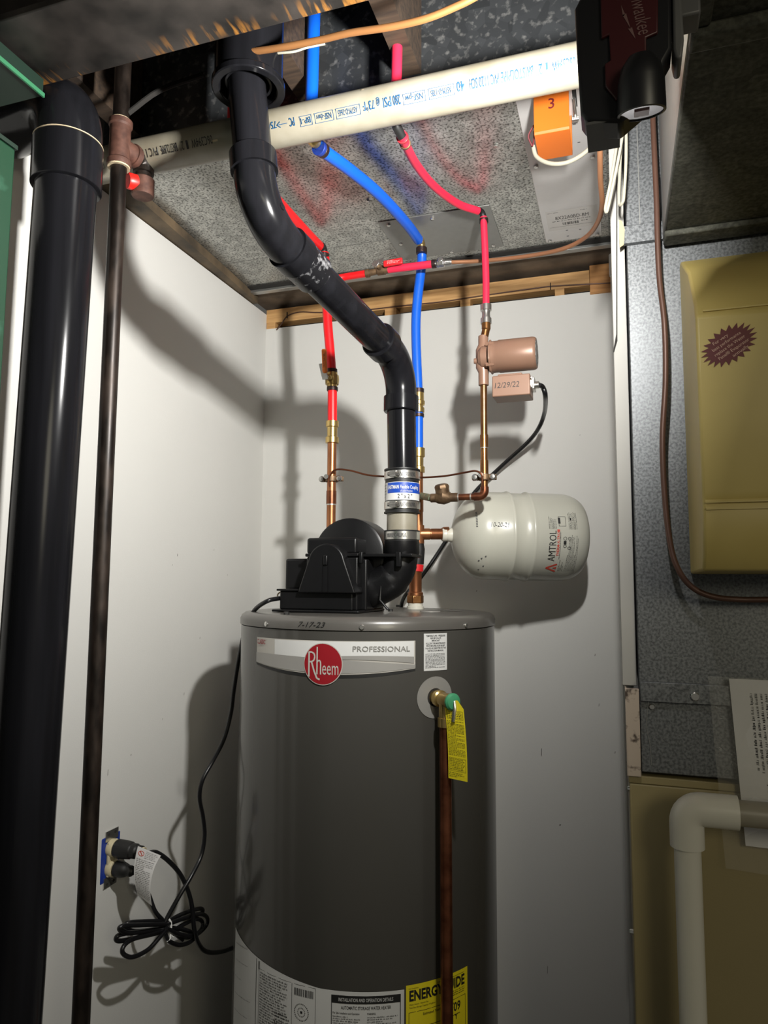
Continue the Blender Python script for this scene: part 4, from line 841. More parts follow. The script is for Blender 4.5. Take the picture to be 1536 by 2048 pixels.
# branch from the red line to the supply tap for the humidifier
BY = 1.545
b0, b1 = Vector((-0.6439, 1.5200, 2.2646)), Vector((-0.5501, 1.5300, 2.2749))
hbr = thing('red_branch_line', tuple(b1), 'short level red branch with a red-handled shutoff valve under the duct edge', 'water line')
bdir = (Vector((-0.3861, 1.5300, 2.2757))-b1).normalized()
MB().tube(smooth_path([b0, (-0.6076, 1.5380, 2.2773), b1], 6), 0.0085, 16).build('tube', m_red, hbr)
ringat('crimp_ring', b1+bdir*0.003, bdir, 0.0100, 0.009, m_brassd, hbr)
vc = Vector((-0.5140, 1.5300, 2.2774))
q = MB(); q.tube([b1+bdir*0.006, vc-bdir*0.010, vc-bdir*0.008, vc+bdir*0.010, vc+bdir*0.012, vc+bdir*0.020], [0.0075, 0.0075, 0.0110, 0.0110, 0.0088, 0.0088], 18); q.cyl(vc, vc+Vector((0, -0.018, 0.004)), 0.006, n=14); q.build('valve_body', m_brassd, hbr)
q = MB(); st0 = vc+Vector((-0.006, -0.016, 0.008)); q.cyl(st0+Vector((0, 0.004, 0)), st0+Vector((0, -0.008, 0)), 0.0075, n=16); q.obox(st0+Vector((0.009, -0.004, 0.004)), (1, 0, 0.25), (0, 1, 0), (-0.25, 0, 1), 0.011, 0.0012, 0.006); q.build('valve_stem', m_steel, hbr, bevel=0.0006)
hdl = Vector((-0.4782, 1.5100, 2.2832)); q = MB(); hu_ = (bdir+Vector((0, 0, 0.04))).normalized(); q.obox(hdl, hu_, (0, 1, 0), hu_.cross(Vector((0, 1, 0))), 0.023, 0.004, 0.0075); hd = q.build('valve_handle', m_redhand, hbr, bevel=0.003, seg=3)
q = MB(); hn = -(hu_.cross(Vector((0, 1, 0)))); hn = hn if hn.z > 0 else -hn; hf = plane_map(hdl+Vector((0, -0.0044, 0)), hu_, hn); print_into(q, hf, -0.013, 0.018, 0.0045, -0.0045, 3, 0.5, 4, 0.2, (0.003, 0.008)); q.build('lettering', m_white, hd, recalc=False)
b2 = Vector((-0.3861, 1.5300, 2.2757))
MB().cyl(vc+bdir*0.018, b2, 0.0088, n=18).build('tube', m_pink, hbr)
ringat('crimp_ring', b2, bdir, 0.0100, 0.009, m_ring, hbr)
b3 = Vector((-0.3440, 1.5300, 2.2746)); bd3 = (b3-b2).normalized()
q = MB(); q.tube([b2+bd3*0.004, b2+bd3*0.008, b2+bd3*0.010, b2+bd3*0.024, b2+bd3*0.026, b3], [0.007, 0.007, 0.0105, 0.0105, 0.007, 0.0065], 8); q.cyl(b2+bd3*0.017+Vector((0, 0.004, 0)), b2+bd3*0.017+Vector((0.002, -0.016, 0.003)), 0.006, n=10); q.build('compression_fitting', m_steel, hbr, bevel=0.001)
ct = MB().tube(smooth_path([b3-bd3*0.004, (-0.2799, 1.5300, 2.2680), (-0.1767, 1.5000, 2.2504), (-0.0946, 1.4500, 2.2323), (-0.0461, 1.4000, 2.2268), (-0.0225, 1.3200, 2.2129), (-0.0130, 1.2400, 2.2032), (-0.0138, 1.1800, 2.2153), (-0.0128, 1.1250, 2.2343), (-0.0110, 1.0600, 2.2741), (-0.0094, 1.0450, 2.2953)], 8), 0.0045, 12).build('supply_tube', m_cutube)
tag(ct, 'thin tan copper tube from the red branch up past the orange damper cover', 'tube')

# pinkish recirculation line, pump, check valve
P_in, P_out = Vector((-0.3338, 1.0640, 2.3091)), Vector((-0.2638, 1.4823, 2.3560))
pp = thing('pink_return_line', tuple(P_out), 'thin pinkish-red line curving under the duct and down to the bronze pump', 'water line')
PR_ = 0.00804
MB().tube([(P_in.x+0.00548, P_in.y, 2.62), (P_in.x, P_in.y, P_in.z+0.00914)], PR_+0.00091, 18).build('tube', m_pink, pp)
pj = Vector((-0.3328, 1.0750, 2.2974))
MB().tube(fillet([P_in+Vector((0, 0, 0.01096)), P_in+Vector((0, 0, -0.00548)), pj+Vector((0.00365, 0.01096, -0.00183))], 0.00914, 6), 0.00777, 16).build('elbow', m_blk2, pp)
ringat('crimp_ring', P_in+Vector((0, 0, 0.01096)), (0, 0, 1), 0.01051, 0.00548, m_ringr, pp)
path = smooth_path([pj+Vector((0.00274, 0.00548, 0)), (-0.3416, 1.2106, 2.3250), (-0.3337, 1.3232, 2.3400), (-0.3078, 1.4239, 2.3520), P_out+Vector((-0.00914, -0.00731, 0.0))], 8)
MB().tube(path, PR_, 20).build('tube', m_pink, pp)
ringat('crimp_ring', path[1], path[2]-path[0], 0.01051, 0.00548, m_ringr, pp); ringat('crimp_ring', path[2]+(path[3]-path[2])*0.6, path[3]-path[2], 0.00987, 0.00548, m_brassd, pp)
pex_elbow(pp, P_out, (path[-2]-path[-1]), (0, 0.2, -1), m_blk2, 0.00685, 0.01005)
mx_, my_ = -0.2649, 1.48003
pz0 = 2.1442
MB().tube(smooth_path([P_out+Vector((0.00046, 0.00274, -0.01096)), (-0.2597, 1.4800, 2.2678), (-0.2581, 1.4800, 2.2001), (-0.2585, 1.48003, pz0)], 6), PR_-0.00055, 18).build('tube', m_pink, pp)
ringat('crimp_ring', P_out+Vector((0.00091, 0.00457, -0.01827)), (0, 0.2, -1), 0.00959, 0.01096, m_ring, pp)
ux = -0.2582
q = MB(); L_ = pz0-2.1012
q.lathe([(0.00731, 0), (0.01169, 0.00091), (0.01169, 0.01188), (0.00914, 0.01279), (0.00841, L_*0.5), (0.00914, L_-0.01462), (0.01188, L_-0.0137), (0.01188, L_-0.00091), (0.00731, L_)], (ux, 1.47729, pz0-L_), n=24); q.build('press_coupling', m_steel, pp)

pu = thing('circulator_pump', (mx_, my_, 2.0290), 'small brown circulator pump with handwritten date on its junction box', 'pump')
pzc = 2.0268
q = MB(); q.tube([(ux, 1.47729, pz0-L_+0.00183), (ux, 1.47729, pz0-L_-0.01096), (ux-0.00046, 1.4782, pz0-L_-0.01279), (mx_, my_, 2.0608+0.00365)], [0.00959, 0.00959, 0.00841, 0.00841], 18); q.build('inlet_tube', m_cub, pu)
q = MB(); q.tube([(mx_, my_, 2.0762), (mx_, my_, 2.0564), (mx_-0.00183, my_, 2.0454), (mx_-0.00183, my_, 2.0071), (mx_, my_, 1.9962), (mx_, my_, 1.9678)], [0.01078, 0.01096, 0.01462, 0.01462, 0.01115, 0.01096], 20)
q.lathe([(0.0, -0.01096), (0.01827, -0.01096), (0.02467, -0.00365), (0.02558, 0.00914), (0.0, 0.00914)], (mx_+0.00183, my_-0.00365, pzc), (1, 0, 0), 32)
q.tube([(mx_-0.01096, my_-0.00365, pzc-0.00548), (mx_-0.0201, my_-0.00548, pzc-0.00548)], [0.00731, 0.00548], 12); q.build('volute', m_pump, pu, bevel=0.00091)
fx = -0.2501
q = MB(); q.lathe([(0.0, 0), (0.037, 0), (0.037, 0.00548), (0.0, 0.00548)], (fx, my_-0.00365, pzc), (1, 0, 0), 8, u=(0, 0.38, 0.92)); q.build('flange', m_pump, pu, bevel=0.00274)
for k in range(4):
    a = radians(45+90*k); p = (fx-0.00548, my_-0.00365+0.03106*cos(a), pzc+0.03106*sin(a)); q = MB(); q.cyl(p, (fx+0.01188, p[1], p[2]), 0.00411, n=6); q.build('bolt', m_pump, pu)
ml = -0.1525-fx
q = MB(); q.lathe([(0.0, 0.00548), (0.03335, 0.00548), (0.03335, 0.01827), (0.03453, 0.0201), (0.03453, ml-0.00731), (0.03335, ml-0.00274), (0.03106, ml), (0.0, ml)], (fx, my_-0.00365, pzc), (1, 0, 0), 48); q.build('motor_can', m_pump, pu)
q = MB(); q.lathe([(0.0, 0), (0.02741, 0), (0.02741, 0.00055), (0.0, 0.00055)], (fx+ml-0.0001, my_-0.00365, pzc), (1, 0, 0), 36); q.build('end_plate', two('speckled_plate', (0.01827, 0.01827, 0.01827), (0.4, 0.4, 0.38), 160, 0.4, 0.6, 0.5), pu)
jx0, jx1, jz0, jz1 = -0.2407, -0.1633, 1.9314, 1.9755
q = MB(); q.box((jx0, 1.44166, jz0), (jx1, 1.4983, jz1)); jb = q.build('junction_box', m_pump, pu, bevel=0.00228, seg=3)
q = MB(); q.box((jx0+0.01096, 1.44623, jz1-0.00091), (jx1-0.01644, 1.49374, jz1+0.00411)); q.build('box_neck', m_pump, pu, bevel=0.00183)
jf = plane_map((jx0, 1.4413, jz0), (1, 0, 0), (0, 0, 1)); text('handwriting', '12/29/22', jf, 0.00548, (jz1-jz0)*0.40, m_ink, jb, 0.01142, 0.05025, shear=0.15)
q = MB(); q.box((jx1-0.00091, 1.45262, jz0+0.01462), (jx1+0.00731, 1.48734, jz1-0.00548)); q.cyl((jx1+0.00548, 1.46998, (jz0+jz1)/2+0.00365), (jx1+0.01553, 1.46998, (jz0+jz1)/2+0.00365), 0.00731, n=14)
for zz in (jz0+0.01827, jz1-0.00822): q.cyl((jx1+0.00274, 1.45445, zz), (jx1+0.00274, 1.44623, zz), 0.00292, n=10)
q.build('cable_clamp', m_steel, pu, bevel=0.00073)
cs = Vector((jx1+0.01462, 1.46998, (jz0+jz1)/2+0.00365))
cb = MB().tube(smooth_path([cs, (-0.1421, 1.4892, 1.9560), (-0.1398, 1.5166, 1.9414), (-0.1596, 1.7000, 1.9527), (-0.1791, 1.7600, 1.9303), (-0.2134, 1.8100, 1.9043), (-0.2891, 1.8450, 1.8490), (-0.3640, 1.8550, 1.7805), (-0.4183, 1.8550, 1.6887), (-0.4648, 1.8500, 1.6159), (-0.5033, 1.8300, 1.5561), (-0.5355, 1.8000, 1.5104), (-0.5462, 1.8000, 1.4649)], 8), 0.00512, 14).build('power_cord', m_cord)
tag(cb, 'black cord hanging from the brown pump down behind the ivory tank', 'cord')

# copper below the pump with the check valve
pc = thing('pump_copper_line', (mx_, my_, 1.8287), 'thin copper line below the pump turning into a bronze check valve', 'pipe')
zT, zE = 1.9689, 1.7301
MB().cyl((mx_, my_, zE+0.01096), (mx_, my_, zT+0.00274), 0.00731, n=16).build('pipe', m_cub, pc)
for pa, pb, r_, m_ in ((870, 895, 0.00877, m_cub), (922, 948, 0.00877, m_cub)):
    c0 = 1.8341 if pa == 870 else 1.7776; c1 = 1.8608 if pa == 870 else 1.8063
    MB().cyl((mx_, my_, c0), (mx_, my_, c1), r_, n=16).build('copper_coupling', m_, pc)
    MB().cyl((mx_, my_, c0-0.00183), (mx_, my_, c0), 0.00804, n=16).build('solder_joint', m_solder, pc)
ckx = -0.3065
MB().tube(fillet([(mx_, my_, zE+0.0201), (mx_, my_, zE), (mx_-0.02193, my_, zE)], 0.01188, 8), 0.00895, 18).build('elbow', m_cud, pc)
MB().cyl((mx_-0.01827, my_, zE), (-0.3259, my_, zE), 0.00713, n=16).build('pipe', m_cud, pc)
for p in (-0.2936, -0.3205): MB().cyl((p-0.00137, my_, zE), (p+0.00137, my_, zE), 0.00841, n=16).build('solder_joint', m_solder, pc)
kx = -0.3520
q = MB(); q.tube([(-0.3226, my_, zE), (kx+0.01462, my_, zE), (kx+0.01188, my_, zE), (kx, my_, zE+0.00274), (kx-0.01462, my_, zE), (kx-0.01827, my_, zE), (-0.3806, my_, zE)], [0.00959, 0.00959, 0.01188, 0.01736, 0.01279, 0.00959, 0.00959], 22); q.build('check_valve_body', m_brassd, pc)
dY = Vector((-0.10, -0.25, 1)).normalized(); p0 = Vector((kx-0.00183, my_, zE+0.00365))
q = MB(); q.lathe([(0.0, 0.0), (0.01507, 0.0), (0.01507, 0.01736), (0.0, 0.01736)], p0, dY, 18); q.lathe([(0.01599, 0.01644), (0.01599, 0.02101), (0.0137, 0.02467), (0.00822, 0.02649), (0.0, 0.02649)], p0, dY, 8); q.build('check_valve_bonnet', m_brassd, pc)
MB().cyl((-0.3784, my_, zE), (cx+0.004, cy-0.006, 1.7484), 0.00804, n=16).build('nipple', m_verd, pc)
MB().cyl((cx, cy-0.00091, zE-0.01827), (cx, cy-0.00091, zE+0.01644), 0.01169, n=18).build('tee', m_cu, cr)

# expansion tank
T0 = TA+tdir*0.064
ta_ = Vector((0.925, 0.38, -0.012)).normalized(); TL = 0.300
T0b = Vector((-0.3647, 1.6070, 1.6587))
tk = thing('expansion_tank', tuple(T0b), 'ivory steel expansion tank lying on its side between the pipes and back wall', 'tank')
TR = 0.1010
prof = [(0.0, 0.0), (0.018, 0.0005)] + [(TR*sin(radians(a)), 0.075*(1-cos(radians(a)))) for a in range(14, 91, 8)] + [(TR, 0.078), (TR, 0.118), (TR+0.0022, 0.1215), (TR+0.0030, 0.1245), (TR+0.0022, 0.1275), (TR-0.0012, 0.131), (TR-0.0012, 0.163), (TR+0.0018, 0.166), (TR+0.0026, 0.169), (TR+0.0018, 0.172), (TR, 0.176), (TR, TL-0.055)] + [(TR-0.055*(1-cos(radians(a)))*0.62, TL-0.055+0.055*sin(radians(a))) for a in range(10, 91, 10)] + [(0.0, TL+0.004)]
uup = Vector((0, 0, 1)); uup = (uup-ta_*uup.dot(ta_)).normalized()
MB().lathe(prof, T0b, ta_, 72, u=uup).build('shell', m_tank, tk, ang=50)
q = MB(); q.tube([T0b-ta_*0.022, T0b-ta_*0.020, T0b-ta_*0.012, T0b-ta_*0.011, T0b-ta_*0.003, T0b+ta_*0.004], [0.0145, 0.0155, 0.0155, 0.0145, 0.0165, 0.0175], 18); q.build('threaded_nozzle', m_pvcw, tk)
side = uup.cross(ta_)   # points
if side.y > 0: side = -side
def tkm(R, s0, phi0, flip=False):
    # y runs along the tank axis (to the right), x around the tank upwards
    return lambda x, y: T0b+ta_*(s0+y)+(side*cos(phi0+x/R)+uup*sin(phi0+x/R))*R
# label text runs upwards: x up around the tank, y towards the left end
def tkl(R, s0, phi0): return lambda x, y: T0b+ta_*(s0-y)+(side*cos(phi0+x/R)+uup*sin(phi0+x/R))*R
lp = radians(-52)
tmk = tkl(TR+0.0006, 0.232, lp)
q = MB(); text_into(q, 'AMTROL', tmk, 0.030, 0.018, 0.0155, 0.070, bold=0.0); 
print_into(q, tmk, 0.1035, 0.135, 0.034, 0.016, 6, 0.45, 1, .3, (.003, .008)); print_into(q, tmk, 0.104, 0.146, -0.010, -0.030, 7, 0.5, 2, .1, (.002, .005))
print_into(q, tmk, 0.002, 0.036, 0.006, -0.006, 4, 0.5, 3, .3, (.002, .006)); print_into(q, tmk, 0.002, 0.092, -0.0085, -0.032, 9, 0.5, 4, .08, (.002, .006)); print_into(q, tmk, 0.035, 0.098, 0.0095, 0.0075, 1, .8, 5, 0, (.003, .007))
frame_into(q, tmk, 0.110, 0.133, -0.004, 0.012, 0.0008); rect_into(q, tmk, 0.116, 0.130, 0.008, 0.013); rect_into(q, tmk, 0.124, 0.130, -0.0165, -0.0135)
for (xc, yc, r_, k_) in ((0.083, -0.0015, .0035, 10), (0.066, -0.0015, .0030, 10), (0.083, -0.0115, .0032, 10), (0.062, -0.0115, .0032, 10)):
    for k in range(k_): t = 2*pi*k/k_; rect_into(q, tmk, xc+r_*cos(t)-.0007, xc+r_*cos(t)+.0007, yc+r_*sin(t)-.0007, yc+r_*sin(t)+.0007)
rect_into(q, tmk, 0.070, 0.078, -0.0045, 0.0015); lab = q.build('label_print', m_ink, tk, recalc=False)
q = MB(); text_into(q, 'THERM-X-TROL', tmk, 0.043, 0.0105, 0.0055, 0.058, bold=0.02)
stroke(q, [(0.000, 0.010), (0.011, 0.033), (0.022, 0.010)], .0042, tmk); q.add([tmk(0.0075, 0.010), tmk(0.0150, 0.010), tmk(0.0112, 0.019)], [(0, 1, 2)])
rect_into(q, tmk, 0.0985, 0.1030, 0.0100, 0.0160)
q.build('label_logo', m_inkr, tk, recalc=False)
text('handwriting', '10-20-21', lambda x, y: T0b+ta_*(0.070+x)+(side*cos(radians(9)+y/TR)+uup*sin(radians(9)+y/TR))*(TR+0.0008), 0, -0.003, m_ink, tk, 0.0105, 0.040, shear=0.25)
q = MB()
for k in range(9): 
    rr2 = 0.074; 
q = MB()
def capm_(s, phi):
    # point on the left dome at profile height s
    r_ = TR*sqrt(max(0, 1-(1-s/0.075)**2)); return T0b+ta_*(s-0.0006)+(side*cos(phi)+uup*sin(phi))*(r_+0.0004)
for k in range(10):
    a0 = radians(8+k*2.4)+0.0; q.add([capm_(.040, a0), capm_(.040, a0+.022), capm_(.0435, a0+.022), capm_(.0435, a0)], [(0, 1, 2, 3)])
for s, a in ((.052, -.62), (.047, -.70), (.060, -.55), (.050, -.98), (.058, -.82)): q.add([capm_(s, a), capm_(s+.001, a+.03), capm_(s+.004, a+.035), capm_(s+.003, a-.01)], [(0, 1, 2, 3)])
q.build('chips', m_inkg, tk, recalc=False)

# ground clamps and bonding wire
def gclamp(c, r, label):
    c = Vector(c); t = thing('ground_clamp', tuple(c), label, 'pipe clamp', None)
    q = MB(); q._ring(c-Vector((0, 0, 0.0065)), (0, 0, 1), r+0.0002, r+0.0045, 0.013, 18); q.box((c.x-r-0.017, c.y-0.006, c.z-0.0055), (c.x-r-0.001, c.y-0.001, c.z+0.0055)); q.box((c.x+r+0.001, c.y-0.006, c.z-0.0055), (c.x+r+0.017, c.y-0.001, c.z+0.0055)); q.box((c.x-r-0.017, c.y+0.002, c.z-0.0055), (c.x-r-0.001, c.y+0.006, c.z+0.0055)); q.box((c.x+r+0.001, c.y+0.002, c.z-0.0055), (c.x+r+0.017, c.y+0.006, c.z+0.0055)); q.build('clamp_jaws', m_brassd, t, bevel=0.001)
    for s in (-1, 1):
        q = MB(); p = c+Vector((s*(r+0.0105), -0.006, 0)); q.lathe([(0.0, 0), (0.0068, 0), (0.0070, 0.003), (0.005, 0.0055), (0.0, 0.006)], p, (0, -1, 0), 16); q.build('screw', m_steel, t)
    q = MB(); q.cyl((c.x-0.004, c.y-r-0.004, c.z+0.003), (c.x-0.004, c.y-r-0.013, c.z+0.003), 0.0055, n=14); q.build('lug_screw', m_steel, t)
    return c
g1 = gclamp((hx, hy, 1.7848), 0.0108, 'brass ground clamp with two screws on the left copper riser')
g2 = gclamp((mx_, my_, 1.7700), 0.0082, 'brass ground clamp with two screws on the copper line under the pump')
bw_ = MB().tube(smooth_path([g1+Vector((0.003, -0.017, -0.020)), g1+Vector((0.001, -0.020, -0.004)), (-0.6152, 1.4880, 1.7956), (-0.6018, 1.4880, 1.8031), (-0.5703, 1.4880, 1.7994), (-0.5285, 1.4880, 1.7875), (-0.4874, 1.4880, 1.7824), (-0.4470, 1.4880, 1.7797), (-0.4003, 1.4830, 1.7760), (-0.3485, 1.4750, 1.7760), (-0.3031, 1.4650, 1.7801), (-0.2809, 1.4600, 1.7816), (-0.2680, 1.4580, 1.7755), g2+Vector((-0.001, -0.020, -0.004)), g2+Vector((0.0005, -0.016, -0.024))], 6), 0.0021, 10).build('bonding_wire', m_cud)
tag(bw_, 'thin copper bonding wire strung between the two brass pipe clamps', 'wire')

# thin brown wire stapled along the wall framing
MBw = MB().tube(smooth_path([(-0.9608, 1.8780, 2.3017), (-0.9435, 1.8760, 2.3177), (-0.9245, 1.8765, 2.3404), (-0.8846, 1.8785, 2.3489), (-0.8206, 1.8800, 2.3406), (-0.6949, 1.8800, 2.3321), (-0.5736, 1.8790, 2.3308), (-0.4570, 1.8790, 2.3286), (-0.3445, 1.8790, 2.3321), (-0.2092, 1.8790, 2.3349), (-0.1438, 1.8790, 2.3349), (-0.0023, 1.8735, 2.3226)], 5), 0.0018, 8).build('thermostat_wire', m_cubrown)
tag(MBw, 'thin brown wire stapled along the pine framing above the back wall', 'wire')
for p, lab in (((-0.9250, 1.8740, 2.3426), 'dark wire staple on the pine board at the left room corner'), ((-0.1552, 1.8760, 2.3351), 'dark wire staple on the pine board right of the pump line')):
    q = MB(); q.box((p[0]-0.001, p[1]-0.001, p[2]-0.009), (p[0]+0.001, p[1]+0.003, p[2]+0.009)); tag(q.build('staple', m_dust), lab, 'staple')

# ------------------------------------------------------------------ left side pipes
KX, KY = -0.8028, 0.85
bk = thing('black_drain_stack', (KX, KY, 0), 'thick glossy black drain pipe standing nearest the left edge', 'pipe')
KR = 0.0452
MB().cyl((KX-0.048, KY, 0.0), (KX, KY, 2.1978), KR, n=48).build('pipe', m_abs, bk)
hz0, hz1 = 2.1554, 2.2275
q = MB(); q.tube([(KX, KY, hz0), (KX, KY, hz0+0.001), (KX, KY, hz1-0.002), (KX, KY, hz1)], [KR+0.005, KR+0.0065, KR+0.0065, KR+0.005], 48); q.build('hub', m_abs, bk)
MB().tube([(KX, KY, hz1-0.0002), (KX, KY, hz1+0.0012)], KR+0.0061, 48).build('glue_line', m_paste, bk)
P = fillet([(KX, KY, hz1), (KX, KY, hz1+0.078), (KX-0.16, KY+0.03, hz1+0.082)], 0.066, 14)
MB().tube(P, KR+0.004, 40).build('elbow', m_abs, bk)
IX, IY = -0.789, 0.95
ip = thing('iron_pipe', (IX, IY, 0), 'slim dark iron pipe with brown threaded fitting right of the black drain stack', 'pipe')
ti0, ti1 = 2.2478, 2.3291
MB().cyl((IX, IY, 0.0), (IX, IY, ti0+0.004), 0.0134, n=28).build('pipe', m_iron, ip)
MB().cyl((IX, IY, ti1-0.004), (IX, IY, 2.44), 0.0134, n=28).build('pipe', m_iron, ip)
q = MB(); H_ = ti1-ti0
q.lathe([(0.013, 0), (0.0195, 0.0), (0.0200, 0.003), (0.0200, 0.009), (0.0175, 0.012), (0.0172, H_-0.012), (0.0195, H_-0.009), (0.0198, H_-0.001), (0.013, H_)], (IX, IY, ti0), n=30)
q.tube([(IX, IY, ti0+H_*0.45), (IX+0.004, IY+0.026, ti0+H_*0.45), (IX+0.004, IY+0.0265, ti0+H_*0.45), (IX+0.0055, IY+0.036, ti0+H_*0.45)], [0.0172, 0.0172, 0.0198, 0.0198], 26); q.build('tee', m_tee, ip)
q = MB(); q.ring = None; q._ring((IX, IY, ti0-0.0025), (0, 0, 1), 0.0136, 0.0182, 0.003, 24); q._ring((IX, IY, ti1), (0, 0, 1), 0.0136, 0.0165, 0.002, 24); q.build('thread_sealant', m_paste, ip)
ez_ = ti0+H_*0.45
dr0 = Vector((IX+0.010, IY+0.052, ez_)); dz2 = 2.2211
MB().tube(fillet([dr0+Vector((-0.003, -0.018, 0)), dr0, dr0+Vector((0, 0, -0.022))], 0.014, 8), 0.0178, 22).build('elbow', m_iron, ip)
MB().cyl(dr0+Vector((0, 0, -0.02)), Vector((dr0.x, dr0.y, dz2+0.01)), 0.0134, n=22).build('drop', m_iron, ip)
dc = Vector((dr0.x, dr0.y, dz2)); q = MB(); q.tube([dc+Vector((0, 0, 0.032)), dc+Vector((0, 0, 0.030)), dc+Vector((0, 0, 0.002)), dc], [0.0175, 0.0195, 0.0195, 0.018], 24); q.build('cap', m_tee, ip)
pc_ = dc+Vector((-0.006, -0.017, 0.018)); q = MB(); q.lathe([(0.0, -0.004), (0.0135, -0.004), (0.0140, 0.008), (0.0125, 0.012), (0.0, 0.012)], pc_, (-0.45, -0.85, -0.15), 22); q.build('red_plug', m_redp, ip)
q = MB(); q.tube(smooth_path([(IX+0.010, IY+0.005, 2.345), (IX+0.055, IY+0.03, 2.395), (IX+0.12, IY+0.06, 2.43)], 4), 0.0045, 8); tag(q.build('ceiling_cable', m_dust), 'dark cable running from the iron pipe up into the ceiling', 'cable')

# green painted steel at the far left
gp = thing('green_cabinet', (-0.85, 0.5, 0.0), 'scuffed green painted upright panel at the far left beside the black drain stack', 'cabinet')
gx, gt = -0.7487, 2.1188
MB().box((-0.985, 0.32, 0.0), (gx, 0.70, gt)).build('body', m_green, gp, bevel=0.002)
MB().box((-0.986, 0.318, gt), (gx+0.002, 0.702, gt+0.006)).build('top_trim', m_greend, gp)
gb = thing('green_board', (-0.9, 0.6, 2.27), 'dark green board with light green edge just under the steel beam', 'board')
bx = -0.7995
MB().box((bx-0.30, 0.28, 2.270), (bx-0.0015, 0.792, 2.296)).build('board', m_greend, gb)
MB().box((bx-0.0013, 0.28, 2.267), (bx+0.0015, 0.793, 2.2735)).build('edge_strip', m_greene, gb)

# copper line along the beam with a white wire
ot = MB().tube(smooth_path([(-0.5411, 0.9000, 2.3555), (-0.4679, 0.9000, 2.3476), (-0.3994, 0.9000, 2.3436), (-0.3503, 0.8950, 2.3385), (-0.2880, 0.8900, 2.3280), (-0.2358, 0.8850, 2.3227), (-0.1925, 0.8800, 2.3250), (-0.1574, 0.8750, 2.3303), (-0.1233, 0.8700, 2.3439)], 6), 0.0050, 12).build('copper_tube', mat('orange_copper', (0.42, 0.19, 0.07), 0.42, 0.6, var=0.12))
tag(ot, 'orange copper tube running along the back edge of the steel beam', 'tube')
ww = MB().tube(smooth_path([(-0.5086, 0.9350, 2.3740), (-0.4807, 0.9350, 2.3690), (-0.4592, 0.9400, 2.3701), (-0.4427, 0.9500, 2.3803), (-0.4174, 0.9600, 2.3877)], 5), 0.0018, 8).build('white_wire', m_wcable)
tag(ww, 'short white wire beside the vent hub under the copper tube', 'wire')

# hanging brown tube in front of the plenum
bt_ = MB().tube(smooth_path([(0.0694, 1.1650, 2.3714), (0.0694, 1.1650, 2.2938), (0.0707, 1.1650, 2.1583), (0.0703, 1.1650, 2.0918), (0.0713, 1.1650, 2.0259), (0.0761, 1.1600, 1.9506), (0.0749, 1.1600, 1.8631), (0.0677, 1.1600, 1.7695), (0.0685, 1.1600, 1.6769), (0.0739, 1.1550, 1.6081), (0.0835, 1.1500, 1.5705), (0.1018, 1.1500, 1.5448), (0.1289, 1.1550, 1.5318), (0.1667, 1.1650, 1.5277), (0.2190, 1.1650, 1.5284), (0.3368, 1.1650, 1.5293), (0.5067, 1.1650, 1.5302)], 8), 0.0043, 12).build('drain_tube', m_cubrown)
tag(bt_, 'brown tube hanging down the front of the plenum and curving under the humidifier', 'tube')
q = MB().tube(smooth_path([(0.0927, 1.1830, 2.3354), (0.0793, 1.1870, 2.1855), (0.0741, 1.1870, 2.1101)], 5), 0.0022, 8).build('black_wire', m_cord); tag(q, 'thin black wire in the corner between plenum and overhead duct', 'wire')

# white control cables
wc1 = MB().tube(smooth_path([(-0.1239, 1.1900, 2.3024), (-0.1190, 1.1900, 2.2832), (-0.1036, 1.1850, 2.2665), (-0.0842, 1.1800, 2.2563), (-0.0617, 1.1750, 2.2537), (-0.0370, 1.1650, 2.2588), (-0.0165, 1.1500, 2.2691), (0.0051, 1.1300, 2.2861), (0.0191, 1.1100, 2.3017)], 8), 0.0036, 12).build('control_cable', m_wcable)
tag(wc1, 'white cable drooping from the orange damper cover', 'cable')
wc2 = thing('cable_loop', tuple((0.0167, 1.1300, 2.2066)), 'bundle of looped white cables hanging left of the plenum edge', 'cable')
for pts in ([(0.0194, 1.1150, 2.3134), (0.0183, 1.1150, 2.2719), (0.0112, 1.1200, 2.2266), (0.0026, 1.1250, 2.1815), (-0.0058, 1.1300, 2.1459), (-0.0068, 1.1300, 2.1353), (-0.0038, 1.1280, 2.1346), (0.0054, 1.1200, 2.1699), (0.0170, 1.1100, 2.2195), (0.0240, 1.1050, 2.2642), (0.0264, 1.1000, 2.3015)],
            [(0.0226, 1.1300, 2.3230), (0.0221, 1.1300, 2.2725), (0.0168, 1.1350, 2.2096), (0.0139, 1.1350, 2.1560), (0.0151, 1.1350, 2.1434), (0.0189, 1.1300, 2.1442), (0.0214, 1.1280, 2.1551), (0.0256, 1.1200, 2.2074), (0.0270, 1.1150, 2.2618), (0.0268, 1.1150, 2.3117)]):
    MB().tube(smooth_path(pts, 7), 0.0024, 10).build('cable', m_wcable, wc2)

